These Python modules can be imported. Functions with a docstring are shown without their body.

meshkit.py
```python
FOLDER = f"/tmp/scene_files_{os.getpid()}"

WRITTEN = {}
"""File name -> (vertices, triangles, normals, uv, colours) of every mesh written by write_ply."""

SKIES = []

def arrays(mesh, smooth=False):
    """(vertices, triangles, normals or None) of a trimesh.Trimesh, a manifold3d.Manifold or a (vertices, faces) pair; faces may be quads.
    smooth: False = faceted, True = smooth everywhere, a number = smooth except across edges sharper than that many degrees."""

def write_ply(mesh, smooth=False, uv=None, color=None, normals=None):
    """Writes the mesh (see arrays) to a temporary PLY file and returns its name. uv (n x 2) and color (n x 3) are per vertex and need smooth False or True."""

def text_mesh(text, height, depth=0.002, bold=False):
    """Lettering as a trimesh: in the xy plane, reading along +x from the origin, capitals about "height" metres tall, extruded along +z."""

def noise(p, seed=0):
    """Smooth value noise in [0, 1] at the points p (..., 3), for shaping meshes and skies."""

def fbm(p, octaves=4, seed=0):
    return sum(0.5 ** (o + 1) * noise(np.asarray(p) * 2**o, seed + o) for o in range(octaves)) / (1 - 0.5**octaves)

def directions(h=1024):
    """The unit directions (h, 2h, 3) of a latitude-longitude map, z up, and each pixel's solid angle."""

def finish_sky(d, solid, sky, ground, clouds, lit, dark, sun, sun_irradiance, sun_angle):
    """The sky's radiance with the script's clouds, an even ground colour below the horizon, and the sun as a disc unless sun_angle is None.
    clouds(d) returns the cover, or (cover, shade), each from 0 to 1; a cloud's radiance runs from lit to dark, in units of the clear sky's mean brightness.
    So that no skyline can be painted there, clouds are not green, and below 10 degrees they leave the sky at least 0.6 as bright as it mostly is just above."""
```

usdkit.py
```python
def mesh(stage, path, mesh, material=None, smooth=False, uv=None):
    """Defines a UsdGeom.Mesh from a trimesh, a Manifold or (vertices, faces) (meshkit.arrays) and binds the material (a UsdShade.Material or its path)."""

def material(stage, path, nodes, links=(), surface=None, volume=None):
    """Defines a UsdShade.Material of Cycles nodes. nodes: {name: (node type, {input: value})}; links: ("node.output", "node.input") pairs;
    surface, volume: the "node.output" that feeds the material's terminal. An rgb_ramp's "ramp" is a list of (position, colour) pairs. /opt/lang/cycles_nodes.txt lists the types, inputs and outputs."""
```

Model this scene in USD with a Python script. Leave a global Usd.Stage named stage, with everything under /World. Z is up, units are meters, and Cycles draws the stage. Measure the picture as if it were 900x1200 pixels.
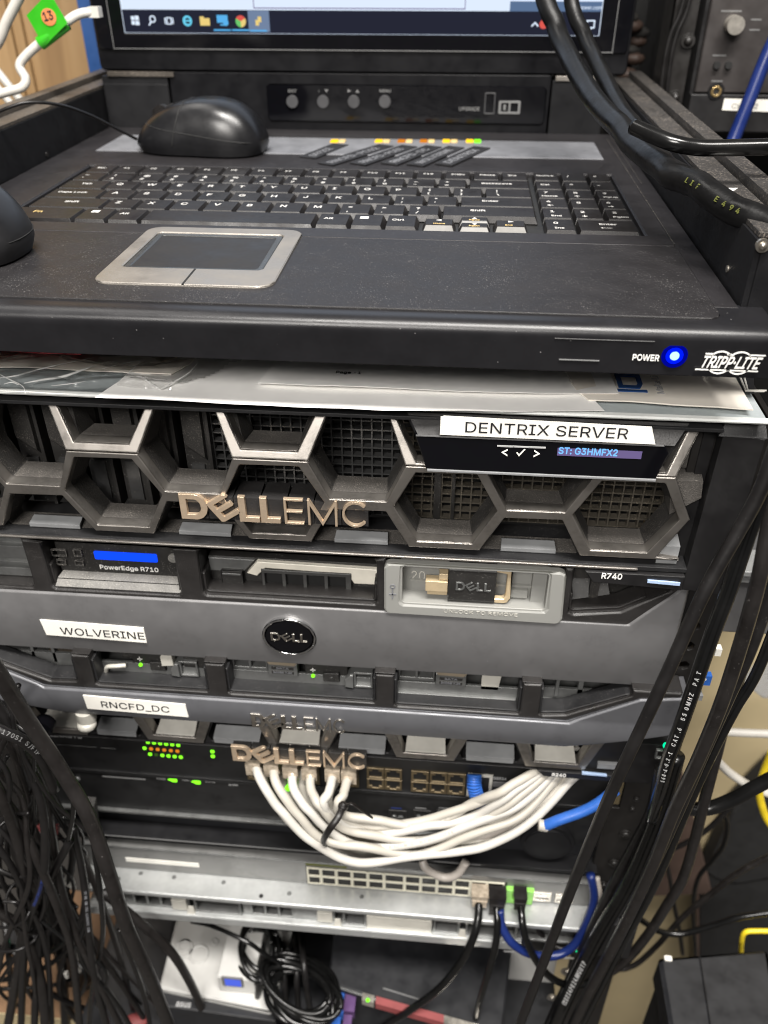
import math, random
import numpy as np, trimesh, usdkit, meshkit
import manifold3d as m3
from shapely.geometry import Polygon, box as sbox, Point
from shapely.ops import unary_union
from shapely import affinity
from pxr import Usd, UsdGeom, UsdLux, UsdShade, Gf, Sdf

random.seed(7); RNG = np.random.default_rng(7)
stage = Usd.Stage.CreateInMemory()
UsdGeom.SetStageUpAxis(stage, 'Z'); UsdGeom.SetStageMetersPerUnit(stage, 1.0)
UsdGeom.Xform.Define(stage, '/World'); UsdGeom.Scope.Define(stage, '/World/Looks')
S = 0.001                                   # everything below is written in millimetres

# ------------------------------------------------------------------ camera
CF, CW, CH = 985.394, 900.0, 1200.0
CC = np.array([91.723, -356.070, 138.661])
YAW, PITCH, ROLL = 0.0900, 0.6020, -0.0020
def camera_axes():
    f = np.array([-math.sin(YAW)*math.cos(PITCH), math.cos(YAW)*math.cos(PITCH), -math.sin(PITCH)])
    r = np.array([math.cos(YAW), math.sin(YAW), 0.0]); u = np.cross(r, f)
    c, s = math.cos(ROLL), math.sin(ROLL)
    return c*r + s*u, -s*r + c*u, f
AR, AU, AF = camera_axes()
cam = UsdGeom.Camera.Define(stage, '/World/camera')
cam.AddTransformOp().Set(Gf.Matrix4d(*[float(x) for x in (*AR, 0, *AU, 0, *(-AF), 0, *(CC*S), 1)]))
cam.CreateHorizontalApertureAttr(36.0); cam.CreateVerticalApertureAttr(48.0)
cam.CreateFocalLengthAttr(CF/CW*36.0)
cam.CreateFStopAttr(11.0); cam.CreateFocusDistanceAttr(0.43)
cam.CreateClippingRangeAttr(Gf.Vec2f(0.02, 50.0))
cam.CreateExposureAttr(0.10)

# ------------------------------------------------------------------ lamps: the room's ceiling tubes, an added front fill, a dome for its bounce
def rect_lamp(name, loc, w, h, power, color, target):
    l = UsdLux.RectLight.Define(stage, '/World/' + name)
    d = np.array(target, float) - np.array(loc, float); d /= np.linalg.norm(d)
    x = np.cross(d, [0, 1, 0.0]) if abs(d[1]) < 0.99 else np.array([1.0, 0, 0]); x /= np.linalg.norm(x)
    y = np.cross(-d, x)
    l.AddTransformOp().Set(Gf.Matrix4d(*[float(v) for v in (*x, 0, *y, 0, *(-d), 0, *loc, 1)]))
    l.CreateWidthAttr(w); l.CreateHeightAttr(h); l.CreateIntensityAttr(power); l.CreateColorAttr(Gf.Vec3f(*color))
    return l
rect_lamp('ceiling_light', (0.30, -0.62, 1.80), 1.3, 0.45, 54.0, (1.0, 0.963, 0.915), (0.05, 0.0, -0.15))
rect_lamp('ceiling_light_001', (-0.35, -2.1, 1.45), 1.2, 0.6, 30.0, (1.0, 0.96, 0.91), (0.05, 0.0, -0.2))  # added fill from the front that brightens the papers under the tray
rect_lamp('ceiling_light_002', (-0.9, 0.55, 1.85), 0.5, 1.2, 5.0, (1.0, 0.96, 0.91), (-0.1, 0.2, 0.0))
amb = UsdLux.DomeLight.Define(stage, '/World/room_bounce_fill')  # added uniform fill standing in for light bounced around the room
amb.CreateIntensityAttr(0.034); amb.CreateColorAttr(Gf.Vec3f(1.0, 0.96, 0.95))

# ------------------------------------------------------------------ points
def _ray(px, py): return AF + AR*(px-450)/CF - AU*(py-600)/CF
def at(px, py, X=None, Y=None, Z=None):
    d = _ray(px, py)
    k = 0 if X is not None else 1 if Y is not None else 2
    t = ((X if k == 0 else Y if k == 1 else Z) - CC[k]) / d[k]
    return CC + t*d
def depth_of(p): return float((np.asarray(p) - CC) @ AF)

# ------------------------------------------------------------------ materials
MATS = {}
def mat(name, col, rough=0.5, metal=0.0, var=0.12, vscale=60, dust=0.0, dscale=900, dcol=(0.42, 0.40, 0.38), bump=0.0, bscale=1500, bevel=0.0, spec=0.5, coat=0.0, emit=None, estr=0.0, dthr=0.66, trans=0.0, rvar=0.12, specks=None):
    n, l = {}, []
    n['g'] = ('texture_coordinate', {})
    n['n1'] = ('noise_texture', {'scale': vscale, 'detail': 4.0, 'roughness': 0.6})
    l += [('g.object', 'n1.vector')]
    c = np.array(col, float)
    n['r1'] = ('rgb_ramp', {'ramp': [(0.3, tuple(c*(1-var))), (0.7, tuple(np.minimum(c*(1+var), 1)))]})
    l += [('n1.fac', 'r1.fac')]
    n['p'] = ('principled_bsdf', {'metallic': metal, 'roughness': rough, 'specular_ior_level': spec, 'coat_weight': coat, 'coat_roughness': 0.08, 'transmission_weight': trans})
    src = 'r1.color'
    n['mr'] = ('map_range', {'from_min': 0.3, 'from_max': 0.7, 'to_min': max(0.02, rough-rvar), 'to_max': min(1.0, rough+rvar)})
    l += [('n1.fac', 'mr.value')]
    rsrc = 'mr.result'
    if dust > 0:
        n['n2'] = ('noise_texture', {'scale': dscale*1.7, 'detail': 2.0, 'roughness': 0.7}); l += [('g.object', 'n2.vector')]
        n['n3'] = ('noise_texture', {'scale': dscale/14, 'detail': 3.0, 'roughness': 0.6}); l += [('g.object', 'n3.vector')]
        n['ad'] = ('math', {'math_type': 'multiply_add', 'value2': 0.25}); l += [('n3.fac', 'ad.value1'), ('n2.fac', 'ad.value3')]
        n['dr'] = ('map_range', {'from_min': dthr+0.19, 'from_max': dthr+0.33, 'to_min': 0.0, 'to_max': dust, 'clamp': True}); l += [('ad.value', 'dr.value')]
        n['mx'] = ('mix', {'mix_type': 'mix', 'color2': dcol}); l += [('dr.result', 'mx.fac'), (src, 'mx.color1')]
        src = 'mx.color'
    if specks:
        n['vo'] = ('voronoi_texture', {'scale': specks[0]}); n['vl'] = ('map_range', {'from_min': specks[1]*0.5, 'from_max': specks[1], 'to_min': specks[2], 'to_max': 0.0, 'clamp': True}); n['vs'] = ('separate_color', {}); n['vt'] = ('math', {'math_type': 'greater_than', 'value2': 0.45}); n['vm'] = ('math', {'math_type': 'multiply'}); n['vn'] = ('noise_texture', {'scale': 28.0, 'detail': 5.0, 'roughness': 0.7}); n['vr'] = ('map_range', {'from_min': 0.40, 'from_max': 0.66, 'to_min': 0.12, 'to_max': 1.0, 'clamp': True}); n['vw'] = ('math', {'math_type': 'multiply'}); n['vx'] = ('mix', {'mix_type': 'mix', 'color2': (0.55, 0.53, 0.52)})
        l += [('g.object', 'vo.vector'), ('vo.distance', 'vl.value'), ('vo.color', 'vs.color'), ('vs.r', 'vt.value1'), ('vl.result', 'vm.value1'), ('vt.value', 'vm.value2'), ('g.object', 'vn.vector'), ('vn.fac', 'vr.value'), ('vr.result', 'vw.value1'), ('vm.value', 'vw.value2'), ('vw.value', 'vx.fac'), (src, 'vx.color1')]
        src = 'vx.color'
    l += [(src, 'p.base_color'), (rsrc, 'p.roughness')]
    nrm = None
    if bevel > 0:
        n['bv'] = ('bevel', {'samples': 4, 'radius': bevel*S}); nrm = 'bv.bevel'
    if bump > 0:
        n['nb'] = ('noise_texture', {'scale': bscale, 'detail': 2.0}); l += [('g.object', 'nb.vector')]
        n['bp'] = ('bump', {'strength': bump, 'distance': 0.0004}); l += [('nb.fac', 'bp.height')]
        if nrm: l += [(nrm, 'bp.normal')]
        nrm = 'bp.normal'
    if nrm: l += [(nrm, 'p.normal')]
    if emit is not None:
        n['p'][1]['emission_color'] = emit; n['p'][1]['emission_strength'] = estr
    m = usdkit.material(stage, '/World/Looks/' + name, n, l, surface='p.BSDF')
    MATS[name] = m
    return name
def emitter(name, col, s):
    MATS[name] = usdkit.material(stage, '/World/Looks/' + name, {'e': ('emission', {'color': col, 'strength': s})}, [], surface='e.emission'); return name

mat('console_black', (0.017, 0.0158, 0.0172), 0.42, dust=0.55, dscale=1500, dthr=0.62, bump=0.18, bscale=2600, bevel=0.8, rvar=0.05, spec=0.38, specks=(420, 0.11, 0.35))
mat('console_palm', (0.015, 0.0140, 0.0150), 0.46, dust=0.8, dscale=900, dthr=0.60, bump=0.25, bscale=2600, bevel=0.4, rvar=0.06, spec=0.38, specks=(420, 0.12, 0.42))
mat('console_front', (0.011, 0.0108, 0.0122), 0.33, dust=0.35, dscale=700, dthr=0.70, bump=0.12, bscale=2600, bevel=0.6, rvar=0.04, spec=0.42, specks=(160, 0.06, 0.5))
mat('chassis_black', (0.006, 0.006, 0.007), 0.55, spec=0.3, dust=0.35, dscale=900, dthr=0.68, bump=0.3, bscale=1800, bevel=0.6)
mat('rail_dusty', (0.045, 0.042, 0.040), 0.5, metal=0.3, dust=0.9, dscale=500, dthr=0.50, bump=0.3, dcol=(0.30, 0.26, 0.22), bevel=0.5)
mat('rail_dusty_left', (0.075, 0.065, 0.055), 0.5, metal=0.3, dust=0.7, dscale=500, dthr=0.50, bump=0.3, dcol=(0.30, 0.25, 0.20), bevel=0.5)
mat('key_plastic', (0.0125, 0.0112, 0.0113), 0.38, dust=0.6, dscale=700, dthr=0.60, bump=0.15, dcol=(0.20, 0.18, 0.165), bevel=0.35, spec=0.35)
mat('well_black', (0.008, 0.008, 0.008), 0.6)
mat('print_white', (0.78, 0.77, 0.74), 0.6, var=0.08)
mat('print_grey', (0.36, 0.36, 0.36), 0.6)
mat('print_dim', (0.14, 0.14, 0.14), 0.6)
mat('print_faint', (0.34, 0.32, 0.28), 0.6)
mat('print_gold', (0.55, 0.40, 0.16), 0.5)
mat('print_black', (0.012, 0.012, 0.014), 0.6)
mat('print_yellow', (0.10, 0.11, 0.02), 0.6)
mat('panel_grey', (0.15, 0.153, 0.165), 0.45, bump=0.1, dust=0.3)
mat('pad_frame', (0.27, 0.25, 0.225), 0.36, metal=0.55, dust=0.35, dscale=900, dthr=0.66, dcol=(0.3, 0.28, 0.24), bevel=0.7, var=0.06)
mat('pad_surface', (0.012, 0.0115, 0.012), 0.5, dust=0.45, dscale=1500, dthr=0.66)
mat('pad_rim', (0.030, 0.032, 0.033), 0.3, bevel=0.8, dust=0.4, dthr=0.6)
mat('mouse_black', (0.007, 0.007, 0.008), 0.30, var=0.1, bump=0.05, rvar=0.06)
mat('mouse_side', (0.010, 0.010, 0.011), 0.40, bump=0.1, dust=0.25, dscale=700, dthr=0.7)
mat('rubber_black', (0.0075, 0.0068, 0.0068), 0.38, var=0.25, rvar=0.1, dust=0.12, dscale=400, dthr=0.62)
mat('rubber_matte', (0.011, 0.0095, 0.0090), 0.38, var=0.25, dust=0.25, dscale=400, dthr=0.6)
mat('rubber_glossy', (0.005, 0.005, 0.005), 0.22, spec=0.5, var=0.2, rvar=0.06)
mat('cable_white', (0.50, 0.48, 0.44), 0.42, var=0.07, vscale=25)
mat('cable_cream', (0.43, 0.405, 0.355), 0.42, var=0.08, vscale=25)
mat('cable_grey', (0.34, 0.31, 0.28), 0.45)
mat('cable_blue', (0.025, 0.11, 0.42), 0.4)
mat('cable_navy', (0.007, 0.018, 0.105), 0.35)
mat('cable_yellow', (0.70, 0.52, 0.02), 0.4)
mat('plug_clear', (0.34, 0.285, 0.22), 0.25, var=0.3, vscale=300, spec=0.8)
mat('bezel_gloss', (0.003, 0.003, 0.004), 0.09, spec=0.32, var=0.05, rvar=0.03, dust=0.12, dscale=800, dthr=0.72)
mat('monitor_black', (0.0035, 0.0035, 0.0045), 0.45, spec=0.22, dust=0.2, dthr=0.7, bevel=0.6)
mat('button_grey', (0.050, 0.050, 0.053), 0.45, bevel=0.5)
mat('hex_bronze', (0.305, 0.285, 0.262), 0.36, metal=0.85, var=0.05, dust=0.35, dscale=1100, dthr=0.70, dcol=(0.50, 0.45, 0.38), bump=0.05, bevel=0.9)
mat('hex_inside', (0.020, 0.0185, 0.017), 0.75, var=0.2, dust=0.9, dscale=1300, dthr=0.55, dcol=(0.30, 0.27, 0.235), bump=0.7, bscale=1100)  # shade of the cell walls put into the base colour, with dust
mat('bezel_dark', (0.014, 0.014, 0.015), 0.5, dust=0.5, dscale=1000, dthr=0.60, bump=0.25, bevel=0.6)
mat('bezel_smooth', (0.011, 0.0105, 0.011), 0.45, bump=0.03, bevel=0.6)
mat('bracket_dark', (0.014, 0.013, 0.013), 0.6, dust=0.5, dscale=1100, dthr=0.62, bump=0.5, bscale=900)
mat('ledge_dusty', (0.05, 0.048, 0.045), 0.7, dust=1.0, dscale=800, dthr=0.48, dcol=(0.34, 0.31, 0.28), bump=0.8, bscale=900)
mat('hex_lit_dusty', (0.060, 0.055, 0.050), 0.8, var=0.2, dust=1.0, dscale=1200, dthr=0.52, dcol=(0.27, 0.245, 0.215), bump=0.8, bscale=1100)  # light on the cell ledges put into a paler colour, with dust
mat('legend_white', (0.52, 0.51, 0.49), 0.6, var=0.15, vscale=200)
mat('key_face', (0.20, 0.195, 0.185), 0.5, dust=0.3)
mat('vent_edge', (0.075, 0.075, 0.073), 0.4, metal=0.3, bevel=0.4)
mat('handle_cream', (0.80, 0.76, 0.66), 0.42, metal=0.1, bevel=0.5)
mat('video_rubber', (0.005, 0.005, 0.0052), 0.36, spec=0.28, var=0.2, bump=0.3, bscale=500)
mat('grille_black', (0.075, 0.075, 0.075), 0.30, metal=0.5, dust=0.7, dscale=500, dthr=0.60, dcol=(0.30, 0.26, 0.19))
mat('grille_tan', (0.085, 0.075, 0.060), 0.42, metal=0.3, dust=0.9, dscale=600, dthr=0.54, dcol=(0.34, 0.29, 0.21))
mat('carrier_dark', (0.020, 0.019, 0.018), 0.45, dust=0.7, dscale=700, dthr=0.58, bevel=0.5)
mat('server_grey', (0.150, 0.148, 0.150), 0.40, metal=0.35, var=0.05, specks=(140, 0.05, 0.4), dust=0.28, dscale=1300, dthr=0.71, bump=0.07, bscale=3000, bevel=1.2)
mat('server_blue_grey', (0.120, 0.122, 0.132), 0.40, metal=0.35, var=0.05, dust=0.22, dscale=1300, dthr=0.71, bump=0.07, bscale=3000, bevel=1.2)
mat('server_frame', (0.019, 0.0175, 0.017), 0.42, dust=0.55, dscale=1300, dthr=0.60, bump=0.35, bscale=1300, bevel=1.0)
mat('bay_metal', (0.19, 0.193, 0.19), 0.35, metal=0.6, var=0.1, dust=0.25, bevel=0.5)
mat('bay_light', (0.60, 0.58, 0.52), 0.42, metal=0.3, var=0.1, dust=0.3, bevel=0.5)
mat('handle_bronze', (0.42, 0.35, 0.26), 0.38, metal=0.6, bevel=0.5)
mat('lcd_dusty', (0.16, 0.155, 0.145), 0.6, var=0.3, dust=0.9, dscale=900, dthr=0.52, bump=0.6, bscale=900, dcol=(0.4, 0.38, 0.34))
mat('label_white', (0.82, 0.80, 0.74), 0.45, var=0.04, bump=0.03)
mat('connector_gold', (0.70, 0.56, 0.36), 0.35, metal=0.45, bevel=0.4)
mat('chrome', (0.72, 0.72, 0.72), 0.16, metal=1.0, bevel=0.3)
mat('nickel', (0.66, 0.62, 0.56), 0.26, metal=1.0, bevel=0.4)
mat('letter_bronze', (0.74, 0.58, 0.42), 0.33, metal=0.7, bevel=0.3, var=0.05)
mat('gold', (0.80, 0.58, 0.27), 0.28, metal=0.9, bevel=0.5)
mat('paper_white', (0.92, 0.91, 0.885), 0.6, var=0.03, bump=0.02)
mat('paper_cream', (0.80, 0.75, 0.67), 0.6, var=0.03)
mat('folder_grey', (0.40, 0.44, 0.45), 0.35, var=0.05)
mat('folder_edge', (0.74, 0.76, 0.74), 0.35, var=0.04)
mat('folder_red', (0.50, 0.02, 0.035), 0.4)
mat('pad_light', (0.50, 0.485, 0.44), 0.5, bevel=0.5, dust=0.2)
mat('pad_grey', (0.22, 0.225, 0.23), 0.5, bevel=0.5, dust=0.3)
mat('lightbar', (0.42, 0.55, 0.78), 0.3, bevel=0.4)
mat('switch_black', (0.012, 0.012, 0.0125), 0.4, dust=0.2, dscale=900, dthr=0.68, bevel=0.6)
mat('switch_grey', (0.19, 0.19, 0.185), 0.4, metal=0.35, bevel=0.6, var=0.06)
mat('sheet_steel', (0.46, 0.47, 0.465), 0.32, metal=0.45, bevel=0.8, var=0.08, vscale=25)
mat('port_gold', (0.17, 0.13, 0.075), 0.4, metal=0.6, bevel=0.3)
mat('port_white', (0.72, 0.69, 0.56), 0.4, bevel=0.3)
mat('plastic_white', (0.50, 0.495, 0.475), 0.42, bevel=1.5, var=0.04)
mat('dark_panel', (0.011, 0.0115, 0.0135), 0.5, bevel=1.0, dust=0.1)
mat('post_black', (0.012, 0.0108, 0.010), 0.45, dust=0.3, dthr=0.66, bevel=0.6)
mat('screw_steel', (0.50, 0.46, 0.40), 0.3, metal=0.9)
mat('wall_beige', (0.46, 0.375, 0.22), 0.7, var=0.10, vscale=8)
mat('cardboard', (0.24, 0.14, 0.075), 0.75, var=0.1, vscale=12)
mat('brown_wood', (0.085, 0.055, 0.043), 0.55, var=0.2, vscale=20)
mat('floor_dark', (0.04, 0.036, 0.032), 0.7)
mat('cloth_pink', (0.22, 0.05, 0.05), 0.6)
mat('green_tag', (0.03, 0.36, 0.012), 0.3, var=0.15, vscale=30)
mat('orange_print', (0.60, 0.20, 0.07), 0.5)
mat('frame_blue', (0.02, 0.07, 0.22), 0.4)
mat('plug_green', (0.25, 0.62, 0.10), 0.3)
mat('plug_purple', (0.09, 0.045, 0.13), 0.4)
mat('amp_face', (0.030, 0.026, 0.025), 0.5, bump=0.15)
mat('knob_silver', (0.66, 0.62, 0.55), 0.25, metal=0.8)
mat('felt_black', (0.010, 0.010, 0.010), 0.8)
mat('clear_tray', (0.30, 0.30, 0.28), 0.38, var=0.05, bevel=1.2, spec=0.7)
MATS['frosted'] = usdkit.material(stage, '/World/Looks/frosted', {'p': ('principled_bsdf', {'base_color': (0.46, 0.46, 0.44), 'roughness': 0.36, 'specular_ior_level': 0.6}), 'tl': ('translucent_bsdf', {'color': (0.62, 0.62, 0.58)}), 't': ('transparent_bsdf', {'color': (0.9, 0.9, 0.88)}), 'a': ('mix_closure', {'fac': 0.35}), 'b': ('mix_closure', {'fac': 0.30})}, [('p.BSDF', 'a.closure1'), ('tl.BSDF', 'a.closure2'), ('a.closure', 'b.closure1'), ('t.BSDF', 'b.closure2')], surface='b.closure')
# old oak-coloured panel
MATS['wood_panel'] = usdkit.material(stage, '/World/Looks/wood_panel', {
    'g': ('texture_coordinate', {}), 'm': ('mapping', {'scale': (9.0, 9.0, 1.1)}),
    'n': ('noise_texture', {'scale': 3.0, 'detail': 6.0, 'roughness': 0.6, 'distortion': 0.8}),
    'r': ('rgb_ramp', {'ramp': [(0.25, (0.19, 0.11, 0.05)), (0.5, (0.31, 0.195, 0.092)), (0.8, (0.39, 0.265, 0.14))]}),
    'p': ('principled_bsdf', {'roughness': 0.45})},
    [('g.object', 'm.vector'), ('m.vector', 'n.vector'), ('n.fac', 'r.fac'), ('r.color', 'p.base_color')], surface='p.BSDF')
# thin crumpled plastic film and a frosted lid
MATS['film'] = usdkit.material(stage, '/World/Looks/film', {
    'g': ('texture_coordinate', {}), 'n': ('noise_texture', {'scale': 60.0, 'detail': 4.0}), 'b': ('bump', {'strength': 0.8, 'distance': 0.003}),
    't': ('transparent_bsdf', {'color': (0.95, 0.95, 0.95)}), 'gl': ('glossy_bsdf', {'roughness': 0.22, 'color': (0.98, 0.98, 0.98)}),
    'f': ('fresnel', {'IOR': 1.55}), 'k': ('math', {'math_type': 'multiply_add', 'value2': 0.55, 'value3': 0.09}), 'x': ('mix_closure', {})},
    [('g.object', 'n.vector'), ('n.fac', 'b.height'), ('b.normal', 'gl.normal'), ('b.normal', 'f.normal'), ('f.fac', 'k.value1'), ('k.value', 'x.fac'), ('t.BSDF', 'x.closure1'), ('gl.BSDF', 'x.closure2')], surface='x.closure')
MATS['film_glint'] = usdkit.material(stage, '/World/Looks/film_glint', {'t': ('transparent_bsdf', {}), 'p': ('principled_bsdf', {'base_color': (0.9, 0.9, 0.88), 'roughness': 0.2}), 'x': ('mix_closure', {'fac': 0.62})}, [('t.BSDF', 'x.closure1'), ('p.BSDF', 'x.closure2')], surface='x.closure')
emitter('screen_white', (0.74, 0.84, 1.0), 0.95)
emitter('screen_taskbar', (0.018, 0.020, 0.035), 1.0)
emitter('screen_highlight', (0.16, 0.22, 0.34), 1.0)
emitter('screen_icon_white', (0.75, 0.85, 1.0), 1.0)
emitter('screen_icon_blue', (0.10, 0.42, 0.80), 1.0)
emitter('screen_icon_cyan', (0.15, 0.62, 0.85), 1.0)
emitter('screen_icon_yellow', (0.80, 0.60, 0.20), 1.0)
emitter('screen_icon_red', (0.70, 0.10, 0.08), 1.0)
emitter('screen_icon_green', (0.15, 0.55, 0.15), 1.0)
emitter('screen_strip', (0.10, 0.16, 0.28), 1.0)
emitter('led_blue', (0.22, 0.42, 1.0), 3.2)
emitter('led_bloom_ring', (0.0, 0.008, 1.0), 1.5)
emitter('led_bloom_halo', (0.0, 0.004, 0.6), 0.45)
emitter('led_yellow', (1.0, 0.58, 0.02), 1.6)
emitter('led_orange', (0.75, 0.24, 0.02), 1.0)
emitter('led_green', (0.22, 0.95, 0.02), 1.7)
emitter('led_dim', (0.06, 0.16, 0.02), 0.6)
emitter('led_teal', (0.0, 0.85, 0.35), 1.4)
emitter('lcd_blue', (0.006, 0.07, 1.0), 1.15)
emitter('lcd_small', (0.10, 0.16, 0.85), 0.9)
emitter('lcd_mauve', (0.16, 0.12, 0.27), 1.0)
emitter('lcd_text', (0.20, 0.52, 1.0), 1.15)

# ------------------------------------------------------------------ objects
USED = {}
def _free(parent, name):
    k = (parent, name); i = USED.get(k, -1) + 1; USED[k] = i
    return f'{parent}/{name}' + (f'_{i:03d}' if i else '')
class Node:
    def __init__(s, path, base): s.path, s.base = path, base
def _data(prim, **kw):
    for k, v in kw.items():
        if v: prim.SetCustomDataByKey(k, v)
def _put(path, mesh, m, smooth, base):
    if hasattr(mesh, 'to_mesh'):
        q = mesh.to_mesh(); mesh = trimesh.Trimesh(q.vert_properties[:, :3], q.tri_verts, process=False)
    if isinstance(mesh, (list, tuple)): mesh = trimesh.util.concatenate(list(mesh))
    mesh = mesh.copy(); mesh.vertices = (np.asarray(mesh.vertices) - base)*S
    return usdkit.mesh(stage, path, mesh, MATS[m], smooth=smooth).GetPrim()
def thing(name, label, cat, base=(0, 0, 0), group=None, kind=None):
    path = _free('/World', name); x = UsdGeom.Xform.Define(stage, path)
    b = np.array(base, float); x.AddTranslateOp().Set(Gf.Vec3d(*(b*S)))
    _data(x.GetPrim(), label=label, category=cat, group=group, kind=kind)
    return Node(path, b)
def part(par, name, mesh, m, smooth=False, label=None, kind=None):
    path = _free(par.path, name); p = _put(path, mesh, m, smooth, par.base); _data(p, label=label, kind=kind)
    return Node(path, par.base)
def single(name, mesh, m, label, cat, smooth=False, group=None, kind=None):
    path = _free('/World', name)
    if isinstance(mesh, (list, tuple)): mesh = trimesh.util.concatenate(list(mesh))
    b = np.asarray(mesh.vertices).mean(0); b[2] = np.asarray(mesh.vertices)[:, 2].min()
    p = _put(path, mesh, m, smooth, b)
    UsdGeom.Xformable(p).AddTranslateOp().Set(Gf.Vec3d(*(b*S)))
    _data(p, label=label, category=cat, group=group, kind=kind)
    return Node(path, b)
def structure(name, mesh, m):
    path = _free('/World', name); p = _put(path, mesh, m, False, np.zeros(3)); _data(p, kind='structure'); return Node(path, np.zeros(3))

# ------------------------------------------------------------------ shapes (mm)
cat = trimesh.util.concatenate
def bx(x0, x1, y0, y1, z0, z1):
    b = trimesh.creation.box([abs(x1-x0), abs(y1-y0), abs(z1-z0)]); b.apply_translation([(x0+x1)/2, (y0+y1)/2, (z0+z1)/2]); return b
def tri2(poly):
    v, f = trimesh.creation.triangulate_polygon(poly, engine='earcut'); return np.asarray(v), np.asarray(f)
def polys(p): return [g for g in getattr(p, 'geoms', [p]) if g.geom_type == 'Polygon' and g.area > 1e-6]
def plate(poly, d0, d1, b=0.0):
    """Extrudes a polygon from depth d0 (the seen face, its edges chamfered by b) to d1; third coordinate = depth."""
    out = []; sgn = 1 if d1 > d0 else -1
    for g in polys(poly):
        g = g.simplify(0.01)
        e0 = d0 + sgn*b
        m = trimesh.creation.extrude_polygon(g, abs(d1-e0), engine='earcut')
        m.vertices[:, 2] = np.where(m.vertices[:, 2] > abs(d1-e0)/2, d1, e0); m.fix_normals(); out.append(m)
        if b > 0:
            inner = g.buffer(-b, join_style=2)
            if inner.is_empty: continue
            for ring in polys(g.difference(inner)):
                v, f = tri2(ring); bd = np.array([g.boundary.distance(Point(p)) < b*0.3 for p in v])
                out.append(trimesh.Trimesh(np.c_[v, np.where(bd, e0, d0)], f, process=False))
            for ig in polys(inner):
                v, f = tri2(ig); out.append(trimesh.Trimesh(np.c_[v, np.full(len(v), d0)], f, process=False))
    return cat(out)
def front(poly, y0, y1, b=0.0):
    """A plate facing the viewer: polygon in (x, z), front at y0."""
    m = plate(poly, y0, y1, b); m.vertices = m.vertices[:, [0, 2, 1]]; return m
def top(poly, z1, z0, b=0.0):
    """A plate lying flat: polygon in (x, y), upper face at z1."""
    return plate(poly, z1, z0, b)
def side(poly, x0, x1):
    """A profile in (y, z) swept along x."""
    m = trimesh.creation.extrude_polygon(poly, x1-x0, engine='earcut'); v = m.vertices.copy(); m.vertices = np.c_[v[:, 2]+x0, v[:, 0], v[:, 1]]; m.fix_normals(); return m
def rr(x0, x1, y0, y1, r, n=5):
    r = min(r, abs(x1-x0)/2.01, abs(y1-y0)/2.01); return sbox(x0+r, y0+r, x1-r, y1-r).buffer(r, quad_segs=n)
def rounded(pts, r, n=5): return Polygon(pts).buffer(-r, join_style=2).buffer(r, quad_segs=n)
def rounded_in(pts, r, n=5): return Polygon(pts).buffer(r, quad_segs=n).buffer(-r)
def cyl(c, r, h, axis='y', n=24):
    m = trimesh.creation.cylinder(r, h, sections=n)
    if axis == 'y': m.apply_transform(trimesh.transformations.rotation_matrix(math.pi/2, [1, 0, 0]))
    if axis == 'x': m.apply_transform(trimesh.transformations.rotation_matrix(math.pi/2, [0, 1, 0]))
    m.apply_translation(c); return m
def ball(c, r, sx=1, sy=1, sz=1, sub=2):
    m = trimesh.creation.icosphere(sub, r); m.vertices = m.vertices*[sx, sy, sz] + np.array(c); return m
def hull(pts): return trimesh.convex.convex_hull(np.array(pts, float))
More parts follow.
